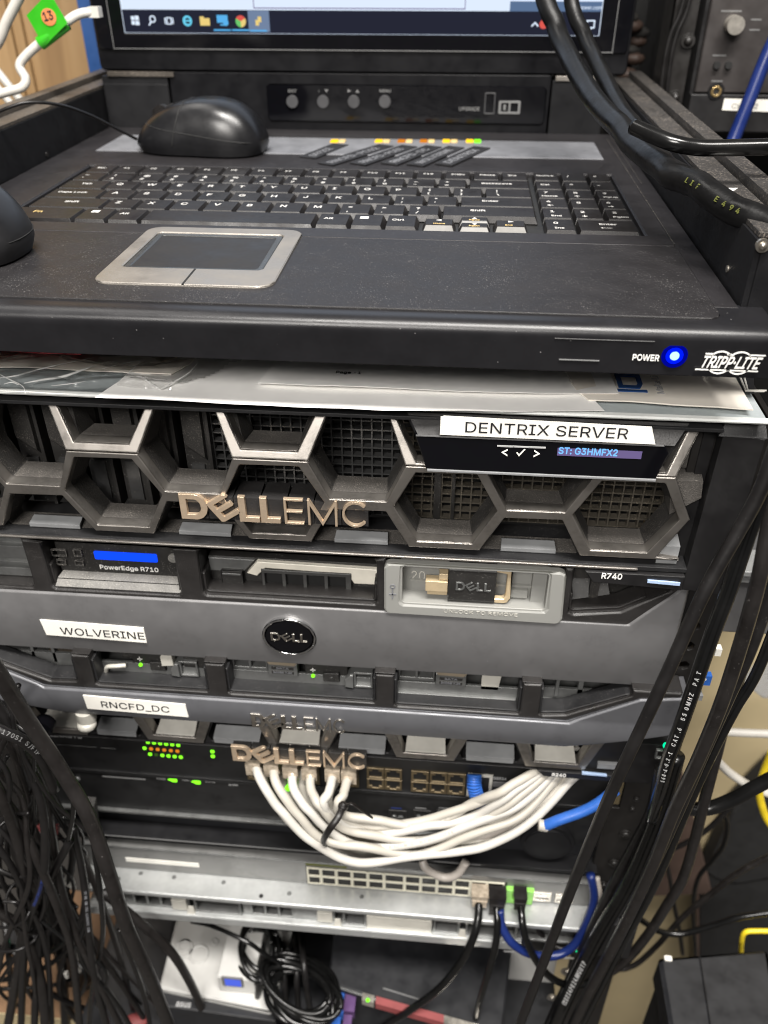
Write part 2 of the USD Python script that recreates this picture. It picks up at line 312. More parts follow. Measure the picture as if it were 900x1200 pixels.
def frustum(x0, x1, y0, y1, z0, z1, l, r, f, b):
    v = [(x0, y0, z0), (x1, y0, z0), (x1, y1, z0), (x0, y1, z0), (x0+l, y0+f, z1), (x1-r, y0+f, z1), (x1-r, y1-b, z1), (x0+l, y1-b, z1)]
    f = [(0, 3, 2), (0, 2, 1), (4, 5, 6), (4, 6, 7), (0, 1, 5), (0, 5, 4), (1, 2, 6), (1, 6, 5), (2, 3, 7), (2, 7, 6), (3, 0, 4), (3, 4, 7)]
    return trimesh.Trimesh(v, f, process=False)
def spline(P, n=8):
    P = np.asarray(P, float)
    if len(P) < 3: return np.linspace(P[0], P[-1], 12)
    Q = np.vstack([2*P[0]-P[1], P, 2*P[-1]-P[-2]]); out = []
    for i in range(1, len(Q)-2):
        t = np.linspace(0, 1, n, endpoint=False)[:, None]; a, b, c, d = Q[i-1:i+3]
        out.append(0.5*((2*b) + (c-a)*t + (2*a-5*b+4*c-d)*t**2 + (3*b-a-3*c+d)*t**3))
    return np.vstack(out + [P[-1:]])
def tube(P, r, sides=10, smooth=True, n=8, flat=1.0, wob=0.0):
    p = spline(P, n) if smooth else np.asarray(P, float)
    if wob: p = p + (np.stack([meshkit.noise(np.c_[np.arange(len(p))*0.35, np.full(len(p), k*7.3), np.full(len(p), wob)], k) for k in range(3)], 1)-0.5)*wob
    R = np.interp(np.linspace(0, 1, len(p)), np.linspace(0, 1, len(np.atleast_1d(r))), np.atleast_1d(r)) if np.ndim(r) else np.full(len(p), float(r))
    t = np.gradient(p, axis=0); t /= np.linalg.norm(t, axis=1, keepdims=True) + 1e-9
    a = np.cross(t[0], [0.3, 0.1, 1.0]); a /= np.linalg.norm(a); V = []
    ang = np.arange(sides)*2*np.pi/sides
    for i in range(len(p)):
        a = a - t[i]*(a @ t[i]); a /= np.linalg.norm(a); b = np.cross(t[i], a)
        V.append(p[i] + R[i]*(np.cos(ang)[:, None]*a + flat*np.sin(ang)[:, None]*b))
    V = np.vstack(V); k = len(p); F = []
    for i in range(k-1):
        for j in range(sides):
            q = [i*sides+j, i*sides+(j+1) % sides, (i+1)*sides+(j+1) % sides, (i+1)*sides+j]; F += [(q[0], q[1], q[2]), (q[0], q[2], q[3])]
    n0 = len(V); V = np.vstack([V, p[:1], p[-1:]])
    for j in range(sides): F += [(n0, (j+1) % sides, j), (n0+1, (k-1)*sides+j, (k-1)*sides+(j+1) % sides)]
    return trimesh.Trimesh(V, F, process=False)
def text(s, h, bold=False, depth=0.25, width=None):
    m = meshkit.text_mesh(s, h, depth, bold)
    if width:
        w = m.bounds[1][0]-m.bounds[0][0]; m.vertices[:, 0] *= width/w
    m.vertices[:, 0] -= m.bounds[0][0]; return m
def tfront(s, h, x, z, y, bold=False, depth=0.25, width=None, ang=0.0):
    """Lettering on a face that looks at the viewer; its lower left at (x, z), its face at y."""
    m = text(s, h, bold, depth, width); v = m.vertices.copy(); c, sn = math.cos(ang), math.sin(ang)
    m.vertices = np.c_[x + c*v[:, 0]-sn*v[:, 1], y+depth-v[:, 2], z + sn*v[:, 0]+c*v[:, 1]]; return m
def ttop(s, h, x, y, z, bold=False, depth=0.15, width=None, ang=0.0):
    m = text(s, h, bold, depth, width); v = m.vertices.copy(); c, sn = math.cos(ang), math.sin(ang)
    m.vertices = np.c_[x + c*v[:, 0]-sn*v[:, 1], y + sn*v[:, 0]+c*v[:, 1], z-depth+v[:, 2]]; return m
# ================================================================== the setting: floor, wall and rack
structure('floor', bx(-1500, 1500, -1200, 1500, -1210, -1200), 'floor_dark')
structure('wall', bx(256, 1500, 215, 235, -1200, -235), 'wall_beige')
structure('back_wall', bx(-1500, 1500, 900, 920, -1200, 900), 'felt_black')
t = thing('server_rack', 'black steel equipment rack post with round screws behind the hanging cables on the right', 'server rack', (233, 40, -1200))
post = sbox(213.5, -1200, 252, -60)
holes = [rr(215, 222.5, z-18, z+18, 1) for z in (-348,)] + [Point(239, z).buffer(3.2) for z in np.arange(-1180, -64, 15.9) if not -470 < z < -320]
part(t, 'post', [front(post.difference(unary_union(holes)), 25, 28, 0.5), bx(249, 252, 28, 75, -1200, -60)], 'post_black')
part(t, 'post', front(sbox(-252, -1200, -213.5, -24), 25, 28, 0.5), 'post_black')
part(t, 'post', bx(213, 252, 640, 643, -1200, -30), 'post_black'); part(t, 'post', bx(-252, -213, 640, 643, -1200, -30), 'post_black')
for px, py in ((733, 977), (719.5, 1011), (707, 1037), (746, 936), (741, 947), (665, 1138), (647, 1168)):
    p = at(px, py, Y=25); r = 3.9 if py > 960 else 2.0
    if py == 1138: r = 5
    part(t, 'screw', [cyl((p[0], 24.4, p[2]), r*1.15, 1.2), ball((p[0], 23.8, p[2]), r*0.75, sy=0.6)], 'post_black' if py < 1100 else 'screw_steel', 40)

# ================================================================== rack console: tray with keyboard, front bar, side rails and screen
K = thing('rack_console', 'black slide-out rack keyboard tray with its flat screen raised behind it', 'console', (0, 200, -22))
X0, PK = -174.7, 20.8
# deck with the keyboard opening
kb = Polygon([(-180, 127), (194.5, 127), (194.5, 272), (-180, 272)])
deck = Polygon([(-218.5, 20), (218.5, 20), (218.5, 418), (-218.5, 418)])
part(K, 'deck', [top(deck.difference(kb), 0, -4, 0.5), bx(-218.5, 218.5, 20, 418, -20, -7)], 'console_black')
part(K, 'keyboard_well', bx(-182, 196, 125, 274, -7, -3.2), 'well_black')
palm = rr(-208, 207.5, 4.5, 108, 7)
part(K, 'palm_rest', top(palm, 0.7, -0.5, 0.35), 'console_palm')
part(K, 'surround', top(sbox(-207, 109.5, 207, 396).difference(kb.buffer(0.6, join_style=2)), 0.45, -0.4, 0.25), 'console_black')
prof = Polygon([(24, -0.2), (0, -0.2), (-3, -0.5), (-5.2, -1.4), (-6.8, -3.0), (-7.6, -5.2), (-7.0, -8.5), (-6, -22), (24, -22)])
part(K, 'front_bar', side(prof, -230, 229), 'console_front', 50)
p1, p2 = at(655, 421, Y=-6.5), at(702, 424, Y=-6.5)
part(K, 'finger_catch', [bx(p1[0], p2[0], -7.0, -6.2, p1[2]-0.2, p1[2]+0.2), bx(p1[0]-3, p2[0]+22, -7.7, -6.9, -6.0, -5.8)], 'print_dim')
p = at(745, 421.5, Y=-6.6); part(K, 'lettering', tfront('POWER', 2.7, p[0]-1.6, p[2]-0.1, -7.05, True, width=11.4), 'print_white')
p = at(790.5, 417, Y=-7)
part(K, 'power_light', ball((p[0], -6.9, p[2]), 2.0, sy=0.8), 'led_blue', True)
part(K, 'power_light', front(Point(p[0], p[2]).buffer(3.7).difference(Point(p[0], p[2]).buffer(1.9)), -7.25, -6.3, 0.2), 'led_bloom_ring')  # lens bloom around the lamp, shaped as a glowing ring
part(K, 'bloom_ring', front(Point(p[0], p[2]).buffer(5.6).difference(Point(p[0], p[2]).buffer(3.7)), -7.15, -6.3, 0.2), 'led_bloom_halo')  # outer bloom shaped as a fainter glowing ring, no real part
# maker's wordmark: italic capitals between two rules with arcs
p = at(819, 430, Y=-6.8); q = at(889, 431, Y=-6.8); w = q[0]-p[0]; zc = p[2]+0.1
word = tfront('TRIPP·LITE', 5.2, p[0], zc, -7.3, True, width=w*0.97); v = word.vertices; v[:, 0] += (v[:, 2]-zc)*0.28
rules = [bx(p[0]+1.5, p[0]+w*0.2, -7.25, -6.9, zc+6.0, zc+6.5), bx(p[0]+w*0.42, p[0]+w*0.5, -7.25, -6.9, zc+6.0, zc+6.5), bx(p[0]+w*0.78, p[0]+w+1.5, -7.25, -6.9, zc+6.0, zc+6.5), bx(p[0]-1.5, p[0]+w, -7.25, -6.9, zc-1.4, zc-0.9)]
for cx in (p[0]+w*0.33, p[0]+w*0.66):
    arcp = Point(cx, zc+2.4).buffer(5.4, 24).difference(Point(cx, zc+2.4).buffer(4.8, 24))
    rules.append(front(arcp.intersection(unary_union([sbox(cx-9, zc+5.7, cx+9, zc+12), sbox(cx-9, zc-9, cx+9, zc-0.9)])), -7.25, -6.9))
part(K, 'lettering', [word] + rules, 'print_white')
# touchpad
part(K, 'touchpad_frame', [top(rounded([(-84, 24), (4.5, 24), (4.5, 117), (-84, 117)], 9).difference(rr(-76.5, -5, 47, 107, 3)), 1.9, 0.4, 0.5)], 'pad_frame')
part(K, 'touchpad_rim', top(rr(-76.3, -5.2, 47.2, 106.8, 3).difference(rr(-73, -8.5, 50, 103, 2)), 1.3, 0.4, 0.5), 'pad_rim')
part(K, 'touchpad', bx(-73.2, -8.3, 49.8, 103.2, 0.3, 0.8), 'pad_surface')
part(K, 'button_gap', bx(-39.0, -37.9, 24.3, 46.5, 1.6, 1.98), 'well_black')
# keys
def key(x0, x1, y0, y1, leg=None, h=1.2, m='key_plastic', pos=None, ink='legend_white', lh=3.3, face=None):
    g = 0.32
    k = part(K, 'key', frustum(x0+g, x1-g, y0+g, y1-g, -2.6, h, 0.8, 1.9, 1.7, 0.5), m)
    if leg:
        ms = []
        for (s, hh, dx, dy, bold) in leg:
            cx, cy = x0+1.2+(x1-x0-4.5)*dx, y0+3.4+(y1-y0-5.2)*dy
            ms.append(ttop(s, hh*1.25, cx, cy, h+0.06, bold, 0.12))
        part(k, 'legend', ms, ink)
    return k
def one(s, big=3.6): return [(s, big, 0.22, 0.50, True)]
def two(a, b): return [(a, 2.9, 0.24, 0.60, True), (b, 2.9, 0.24, 0.10, True)]
def small(s): return [(s, 2.5, 0.16, 0.52, True)]
RY = [(129.0, 154.0), (154.2, 177.0), (177.2, 199.6), (199.8, 222.2), (222.4, 245.0), (246.0, 270.0)]
def row(y, x, items):
    for wu, leg in items:
        key(x, x+wu*PK, *RY[y], leg); x += wu*PK
# lowest row: its keys end where the photo's gaps are
gx = [X0-6] + [at(*c, Z=0)[0] for c in ((88, 257), (127, 258), (165.5, 259), (369, 264), (410, 265), (450, 267), (490, 268))]
legs = [[('Fn', 3.0, 0.35, 0.52, True)], None, small('Alt'), None, small('Alt'), None, small('Ctrl')]
for i, leg in enumerate(legs):
    k = key(gx[i], gx[i+1], *RY[0], leg, ink='print_gold' if i == 0 else 'legend_white')
    if i == 1: part(k, 'legend', [bx(gx[1]+5.5+a*2.5, gx[1]+7.6+a*2.5, 145+b*2.3, 146.9+b*2.3, 1.15, 1.3) for a in (0, 1) for b in (0, 1)], 'print_white')
    if i == 5: part(k, 'legend', [bx(gx[5]+4.5, gx[5]+9.5, 145+b*1.6, 146.0+b*1.6, 1.15, 1.3) for b in (0, 1, 2)], 'print_white')
ax = [at(*c, Z=0)[0] for c in ((492, 271), (535, 273), (577, 275), (622, 277))]
def arrow(x, y, a):
    c, s = math.cos(a), math.sin(a); pts = [(2.0, 0), (-1.2, 1.5), (-1.2, -1.5)]
    return top(Polygon([(x+c*u-s*v, y+s*u+c*v) for u, v in pts]), 1.52, 1.3)
def arrow_key(x0, x1, y0, y1, ang, word, fr):
    k = part(K, 'key', frustum(x0, x1, y0, y1, -2.6, 1.4, 2.0, 2.0, fr, 0.6), 'key_plastic')
    part(k, 'key_face', hull([(x0+.5, y0-.12, -2.0), (x1-.5, y0-.12, -2.0), (x0+2.2, y0+fr*.86, 1.05), (x1-2.2, y0+fr*.86, 1.05), (x0+.5, y0+.5, -2.3), (x1-.5, y0+.5, -2.3), (x0+2.2, y0+fr*.9, .6), (x1-2.2, y0+fr*.9, .6)]), 'key_face')
    part(k, 'legend', arrow((x0+x1)/2, y1-2.9, ang), 'legend_white'); part(k, 'legend', ttop(word, 1.8, (x0+x1)/2-3.2, y0+fr+.3, 1.55, True), 'print_gold')
arrow_key(ax[0]+.8, ax[1]-.8, 128.5, 147.5, math.pi, 'Home', 8.0); arrow_key(ax[2]+.8, ax[3]-.8, 128.5, 147.5, 0.0, 'End', 8.0)
arrow_key(ax[1]+.8, ax[2]-.8, 128.5, 141.0, -math.pi/2, 'PgDn', 5.0); arrow_key(ax[1]+.8, ax[2]-.8, 141.6, 153.0, math.pi/2, 'PgUp', 4.0)
row(1, X0, [(2.25, [('Shift', 2.5, 0.42, 0.52, True)])] + [(1, one(c)) for c in 'ZXCVBNM'] + [(1, two('<', ',')), (1, two('>', '.')), (1, two('?', '/')), (2.75, [('Shift', 2.5, 0.30, 0.52, True)])])
row(2, X0, [(1.75, [('Caps Lock', 2.3, 0.12, 0.52, True)])] + [(1, one(c)) for c in 'ASDFGHJKL'] + [(1, two(':', ';')), (1, two('"', "'")), (2.25, [('Enter', 2.5, 0.30, 0.50, True)])])
row(3, X0, [(1.5, [('Tab', 2.4, 0.40, 0.52, True)])] + [(1, one(c)) for c in 'QWERTYUIOP'] + [(1, two('{', '[')), (1, two('}', ']')), (1.5, two('|', '\\'))])
row(4, X0, [(1, two('~', '`'))] + [(1, two(a, b)) for a, b in zip('!@#$%^&*()_+', '1234567890-=')] + [(2, [('Backspace', 2.3, 0.2, 0.50, True)])])
fx = np.linspace(X0, 137.3, 17)
for i, s in enumerate(['Esc'] + [f'F{j}' for j in range(1, 13)] + ['PrtSc', 'Pause', 'Ins']):
    key(fx[i], fx[i+1], *RY[5], [(s, 2.2, 0.25, 0.55, True)], h=0.9)
NX = [139.5, 158.3, 177.0, 193.0]; NR = [(129.0, 153.0)] + RY[1:5] + [RY[5]]
pad = {(0, 0): [('0', 2.8, 0.3, 0.6, True), ('Ins', 2.1, 0.3, 0.1, True)], (1, 0): [('1', 2.8, 0.3, 0.6, True), ('End', 2.1, 0.3, 0.1, True)], (2, 0): two('4', '←'), (3, 0): [('7', 2.8, 0.25, 0.6, True), ('Home', 2.1, 0.12, 0.1, True)], (4, 0): [('Del', 2.2, 0.2, 0.5, True)],
       (1, 1): two('2', '↓'), (2, 1): one('5', 3.0), (3, 1): two('8', '↑'), (4, 1): one('*', 3.0), (1, 2): [('3', 2.8, 0.3, 0.6, True), ('PgDn', 2.1, 0.25, 0.1, True)], (2, 2): two('6', '→'), (3, 2): [('9', 2.8, 0.3, 0.6, True), ('PgUp', 2.1, 0.25, 0.1, True)], (4, 2): one('-', 3.0),
       (5, 0): [('NumLk', 2.1, 0.1, 0.55, True)], (5, 1): one('/', 2.8), (5, 2): one('*', 2.8)}
for (r_, c_), leg in pad.items(): key(NX[c_], NX[c_+1], *NR[r_], leg)
key(NX[1], NX[3], *NR[0], [('Enter', 2.4, 0.38, 0.58, True), ('←—', 2.0, 0.38, 0.20, True)])
# status strip with lights and black name tapes
part(K, 'status_strip', top(Polygon([(-193, 318), (195, 318), (195, 379), (-193, 379)]), 1.0, 0.3, 0.3), 'panel_grey')
for i, (px, n) in enumerate(((392.5, 'dim'), (444.5, 'dim'), (471, 'dim'), (497, 'dim'), (523.6, 'dim'), (551, 'on'))):
    p = at(px, 165.5, Z=1.2)
    part(K, 'port_light', top(rr(p[0]-3.4, p[0]+2.6, p[1]-5, p[1]+5, 1), 1.9, 0.8, 0.3), 'led_yellow' if i in (0, 1, 4, 5) else 'led_orange')
    part(K, 'port_light', top(rr(p[0]+3.2, p[0]+8.6, p[1]-5, p[1]+5, 1), 1.9, 0.8, 0.3), 'led_green' if i == 5 else 'print_gold')
tapes = [((352, 182.5), (389, 168), 'OFFICE'), ((374, 190), (443, 169), 'RNCFD-PC02'), ((411, 190), (470, 170), 'RNCFD-PC03'), ((447, 190), (498, 170.5), 'RNCFD-DC'), ((477, 191.5), (524, 171.5), 'WOLVERINE'), ((510, 191), (554, 172), 'DENTRIX')]
for i, (a, b, s) in enumerate(tapes):
    A, B = at(*a, Z=1.2), at(*b, Z=1.2); d = B-A; L = np.linalg.norm(d); ang = math.atan2(d[1], d[0])
    c, sn = math.cos(ang), math.sin(ang); tr = lambda u, w: (A[0]+c*u-sn*w, A[1]+sn*u+c*w)
    k = part(K, 'name_tape', top(Polygon([tr(-3, -1), tr(L, -1), tr(L, -15), tr(-3, -15)]), 1.5+0.1*i, 0.9, 0.1), 'print_black')
    p = tr(1, -11.5); part(k, 'lettering', ttop(s, 6.0, p[0], p[1], 1.68+0.1*i, True, 0.15, width=L*(0.80 if i else 0.62), ang=ang), 'panel_grey')
for px in (587, 612, 637, 658):
    p = at(px, 182, Z=1); part(K, 'membrane_button', cyl((p[0], p[1], 0.9), 4.2, 0.5, 'z'), 'panel_grey', 40)
part(K, 'groove', [bx(206.8, 207.4, 112, 395, 0.3, 0.7), bx(211.5, 212.0, 250, 410, -0.1, 0.25)], 'rail_dusty')
# side rails
for s in (1, -1):
    f = lambda a, b, *r: bx(*(sorted((s*a, s*b))), *r)
    rail = 'rail_dusty' if s > 0 else 'rail_dusty_left'
    part(K, 'side_wall', [f(219.4, 222, 22, 500, -22, 30)], 'chassis_black')
    part(K, 'front_bracket', [front(sbox(*sorted((s*222, s*246))[:1], -22, sorted((s*222, s*246))[1], 29.5), 22, 26, 0.6)], 'chassis_black')
    part(K, 'slide_rail', [f(220.5, 235, 24, 500, 30.2, 32.5)], rail)
    part(K, 'slide_rail', [f(236.6, 247, 24, 512, 30, 36.5)], rail)
    part(K, 'rail_slot', [f(235, 236.6, 24, 505, 29, 31)], 'well_black')
p = at(893, 287, Y=22); part(K, 'bolt', [cyl((p[0], 21.3, p[2]), 3.0, 1.6), ball((p[0], 20.6, p[2]), 1.8)], 'screw_steel', 40)
p = at(853, 315, X=219.4); part(K, 'bolt', [cyl((219.2, p[1], p[2]), 1.7, 0.8, 'x')], 'screw_steel', 40)
p = at(55, 181, X=-219.4); part(K, 'bolt', [cyl((-219.2, p[1], p[2]), 2.0, 0.8, 'x')], 'post_black', 40)
p = at(851, 220, Z=33); part(K, 'arrow_mark', top(Polygon([(p[0]-6, p[1]), (p[0]+6, p[1]+1), (p[0], p[1]-9)]), 32.8, 32.4), 'print_white')
# hinge covers and screen
part(K, 'hinge_cover', [bx(-218, -161, 417, 450, -4, 40), bx(-217, -161, 416, 417, -4, 34)], 'chassis_black')
part(K, 'hinge_cover', [bx(161, 204, 417, 450, -4, 40)], 'chassis_black')
part(K, 'hinge_plate', bx(-212, -155, 415.5, 452, 40, 43.5), 'rail_dusty_left'); part(K, 'hinge_plate', bx(163, 207, 416, 452, 40, 43.5), 'pad_frame')
H = part(K, 'screen_housing', [front(rr(-160, 160, -3, 44, 2), 418, 446, 0.8), front(rr(-218, 219, 44.2, 372, 4), 418, 446, 1.0)], 'monitor_black')
part(K, 'screen_bezel', front(rr(-216, 217, 60, 370, 3).difference(sbox(-192, 71.6, 193.6, 352)), 416.4, 418.6, 0.4), 'bezel_gloss')
D = part(K, 'display', bx(-192, 193.5, 417.4, 418.4, 72, 352), 'screen_white')
part(D, 'taskbar', bx(-191.4, 192.9, 417.0, 417.8, 72.3, 88.6), 'screen_taskbar')
# the display's lower edge shows through the glossy bezel as a slightly raised frame line
part(K, 'screen_frame_line', [bx(-203, 205, 416.0, 416.8, 60.4, 61.0), bx(-203, -202.5, 416.0, 416.8, 60, 360), bx(205, 205.5, 416.0, 416.8, 60, 360)], 'print_dim')
Yd = 416.6
def ico(px, py, shapes, m):
    p = at(px, py, Y=Yd); part(D, 'taskbar_icon', [front(affinity.translate(s, p[0], p[2]), Yd, Yd+0.6) for s in shapes], m)
ico(158, 24, [sbox(-3, .3, -.3, 3), sbox(.3, .3, 3.4, 3.3), sbox(-3, -3, -.3, -.3), sbox(.3, -3.3, 3.4, -.3)], 'screen_icon_white')
ico(178, 24, [Point(0.6, 1).buffer(2.6).difference(Point(.6, 1).buffer(1.7)), Polygon([(-1.4, -.6), (-3.4, -3.2), (-2.6, -3.8), (-.6, -1.4)])], 'screen_icon_white')
ico(198, 24.5, [rr(-2.2, 2.2, -2.6, 2.6, .5).difference(rr(-1.4, 1.4, -1.8, 1.8, .4)), sbox(-3.6, -2.2, -2.8, 2.2), sbox(2.8, -2.2, 3.6, 2.2)], 'screen_icon_white')
ico(219.5, 24.5, [Point(0, 0).buffer(3.8).difference(Point(0.2, 0).buffer(2.2)), sbox(-2, -.5, 3.4, .6)], 'screen_icon_cyan')
ico(240, 25, [sbox(-4, -3, 4, 2.2), sbox(-4, 2.2, -.6, 3.4)], 'screen_icon_yellow')
for px, m in ((260.5, 'screen_icon_blue'), (282, 'screen_icon_white')):
    ico(px, 35.4, [sbox(-7, -.5, 7, .6)], 'screen_icon_blue')
ico(260.5, 24, [sbox(-4.4, -1.6, 4.4, 3.8), sbox(-2, -3.6, 2, -2.6), Point(2.6, -1.6).buffer(2.2)], 'screen_icon_blue')
ico(282, 25, [Polygon([(0, 0)] + [(4.2*math.cos(a), 4.2*math.sin(a)) for a in np.linspace(math.radians(30), math.radians(150), 10)])], 'screen_icon_red')
ico(282, 25, [Polygon([(0, 0)] + [(4.2*math.cos(a), 4.2*math.sin(a)) for a in np.linspace(math.radians(150), math.radians(270), 10)])], 'screen_icon_green')
ico(282, 25, [Polygon([(0, 0)] + [(4.2*math.cos(a), 4.2*math.sin(a)) for a in np.linspace(math.radians(-90), math.radians(30), 10)])], 'screen_icon_yellow')
p0, p1 = at(292, 37.5, Y=Yd+.3), at(315, 15, Y=Yd+.3)
part(D, 'taskbar_icon', bx(p0[0], p1[0], Yd+.2, Yd+.7, p0[2], 88.4), 'screen_highlight'); ico(303, 36, [sbox(-7, -.5, 7, .6)], 'screen_icon_blue'); ico(303, 25, [sbox(-2.6, -3, .2, 1), sbox(-.6, -.6, 2.2, 3.4)], 'screen_icon_yellow')
ico(627, 28.5, [Polygon([(-3, -1), (0, 1.8), (3, -1), (2.2, -1.8), (0, .4), (-2.2, -1.8)])], 'screen_icon_white')
ico(637, 28.5, [Point(0, 0).buffer(3.2)], 'screen_icon_red')
ico(692, 29, [rr(-3.4, 3.4, -2.6, 3.2, .5).difference(rr(-2.4, 2.4, -1.6, 2.2, .3)), Polygon([(-.8, -2.6), (1.4, -2.6), (.2, -4.4)])], 'screen_icon_white')
p0, p1 = at(597, 16.5, Y=Yd), at(712, 2, Y=Yd)
part(D, 'window_strip', bx(p0[0], 192.8, Yd, Yd+.5, 88.6, p1[2]), 'screen_strip'); part(D, 'lettering', tfront('teamviewer.com', 2.6, p1[0]-30, p0[2]+3.4, Yd-.25, width=26), 'screen_icon_white')
p0, p1 = at(297, 10, Y=Yd), at(545, 0, Y=Yd); part(D, 'window_edge', [bx(p0[0], p1[0], Yd+.2, Yd+.5, p0[2], p0[2]+.7), bx(p0[0], p0[0]+.6, Yd+.2, Yd+.5, p0[2], 140), bx(p1[0], p1[0]+.6, Yd+.2, Yd+.5, p0[2], 140)], 'lcd_mauve')
# control strip under the display
part(K, 'control_strip', front(rr(-77, 157, 6.5, 35.5, 4), 416.8, 418.5, 0.8), 'bezel_gloss')
for i, px in enumerate((342.5, 378.5, 414.5, 451)):
    p = at(px, 119, Y=416); part(K, 'screen_button', [cyl((p[0], 416, p[2]), 4.9, 2.0)], 'button_grey', 40)
    if i in (0, 3): part(K, 'lettering', tfront('EXIT' if i == 0 else 'MENU', 2.1, p[0]-(3 if i == 0 else 4.5), p[2]+7.0, 416.2, True, width=7 if i == 0 else 9.5), 'print_dim')
    else:
        sg = -1 if i == 1 else 1
        part(K, 'lettering', [front(Polygon([(p[0]-5+sg*-1.6, p[2]+8), (p[0]-3, p[2]+9.3), (p[0]-3, p[2]+6.7)]) if i == 1 else Polygon([(p[0]-2, p[2]+8), (p[0]-5, p[2]+9.3), (p[0]-5, p[2]+6.7)]), 416.2, 416.7), front(Polygon([(p[0]+1.5, p[2]+9.2), (p[0]+4.9, p[2]+9.2), (p[0]+3.2, p[2]+6.8)]) if i == 1 else Polygon([(p[0]+1.5, p[2]+6.8), (p[0]+4.9, p[2]+6.8), (p[0]+3.2, p[2]+9.2)]), 416.2, 416.7)], 'print_dim')
p = at(538, 128, Y=416); part(K, 'lettering', tfront('UPGRADE', 2.7, p[0], p[2]-1, 416.3, True, width=17), 'print_dim')
p = at(574, 121, Y=416); part(K, 'usb_socket', [front(rr(p[0]-4.5, p[0]+4.5, p[2]-8.5, p[2]+8, .8).difference(rr(p[0]-3.4, p[0]+3.4, p[2]-7.4, p[2]+7, .5)), 415.6, 417, .2)], 'button_grey')
p = at(597, 126, Y=416); part(K, 'slide_switch', [front(rr(p[0]-9, p[0]+9, p[2]-5, p[2]+5, .8).difference(unary_union([rr(p[0]-7, p[0]-.8, p[2]-3.4, p[2]+3.4, .4), rr(p[0]+.8, p[0]+7, p[2]-3.4, p[2]+3.4, .4)])), 415.6, 417, .2), bx(p[0]-5, p[0]-3, 415.8, 416.6, p[2]-2, p[2]+2)], 'print_dim')

# ================================================================== mice
def mouse(name, label, base, L, W, Hh, yaw, m):
    M_ = thing(name, label, 'computer mouse', base)
    n = 40; th = np.linspace(0, 2*np.pi, n, endpoint=False); V = []; rings = 16
    for k in range(rings+1):
        u = k/rings; hz = math.sin(u*math.pi/2)
        sc = (math.cos(u*math.pi/2)**0.55) if k < rings else 0.0
        base_sc = (0.93+0.07*min(1, u*7)) if u < .15 else 1
        lx = L/2*np.sign(np.cos(th))*np.abs(np.cos(th))**0.80*sc*base_sc; wy = W/2*np.sign(np.sin(th))*np.abs(np.sin(th))**0.72*sc*base_sc
        z = Hh*hz*(1.0 - 0.22*((lx/(L/2)-0.25)**2))*(1-0.10*np.maximum(0, -lx/(L/2)))
        V.append(np.c_[lx, wy*(1-0.10*np.exp(-((lx)/(0.22*L))**2)), z + 0.8])
    V = np.vstack(V); F = []
    for k in range(rings):
        for j in range(n):
            a, b, c, d = k*n+j, k*n+(j+1) % n, (k+1)*n+(j+1) % n, (k+1)*n+j; F += [(a, b, c), (a, c, d)]
    msh = trimesh.Trimesh(V, F, process=False)
    c, s = math.cos(yaw), math.sin(yaw)
    def plc(q): q = q.copy(); v = q.vertices; q.vertices = np.c_[base[0]+c*v[:, 0]-s*v[:, 1], base[1]+s*v[:, 0]+c*v[:, 1], base[2]+v[:, 2]]; return q
    cf = msh.triangles_center; up = cf[:, 2] > Hh*0.55
    lid = msh.copy(); part(M_, 'shell', plc(msh), m, True)
    def seam_at(origin, normal, keep, name='seam', r=0.5):
        sg = trimesh.intersections.mesh_plane(msh, normal, origin).reshape(-1, 3)
        sg = np.array([q for q in sg if keep(q)])
        if len(sg) < 6: return
        nn = np.abs(np.array(normal)); k = sg[:, 1] if nn[0] > .9 else sg[:, 0] if nn[1] > .9 else np.arctan2(sg[:, 1], sg[:, 0]-L*.1)
        o_ = np.argsort(k); sg = sg[o_][::2]; e_ = np.unique(np.round(np.linspace(0, len(sg)-1, min(len(sg), 22))).astype(int)); sg = sg[e_]
        part(M_, name, plc(tube(sg, r, 6, n=3)), 'well_black', True)
    seam_at([-L*0.16, 0, 0], [1, 0, -0.25], lambda q: q[2] > 6)
    seam_at([0, 0, 0], [0, 1, 0], lambda q: q[2] > 12 and q[0] < -L*0.2)
    seam_at([0, 0, Hh*0.42], [0.12, 0, 1], lambda q: True, r=0.35)
    cand = V[np.abs(V[:, 1]) < 3]; wpt = cand[np.argmin(np.abs(cand[:, 0]+L*0.30)-cand[:, 2]*.1)]
    part(M_, 'scroll_wheel', plc(cyl((wpt[0], 0, wpt[2]-3.4), 7.0, 6.0, 'y', 28)), 'rubber_matte', 40)
    return M_, plc, msh
mb = at(243, 181, Z=1)
mouse('computer_mouse', 'black mouse lying behind the keyboard near the screen', (mb[0]-6, mb[1]+14, 1.0), 104, 58, 37, math.radians(-6), 'mouse_black')
mouse('computer_mouse', 'dark mouse with a silver rim cut off by the left edge beside the touchpad', (-185, 63, 1.0), 112, 68, 41, math.radians(-4), 'mouse_side')
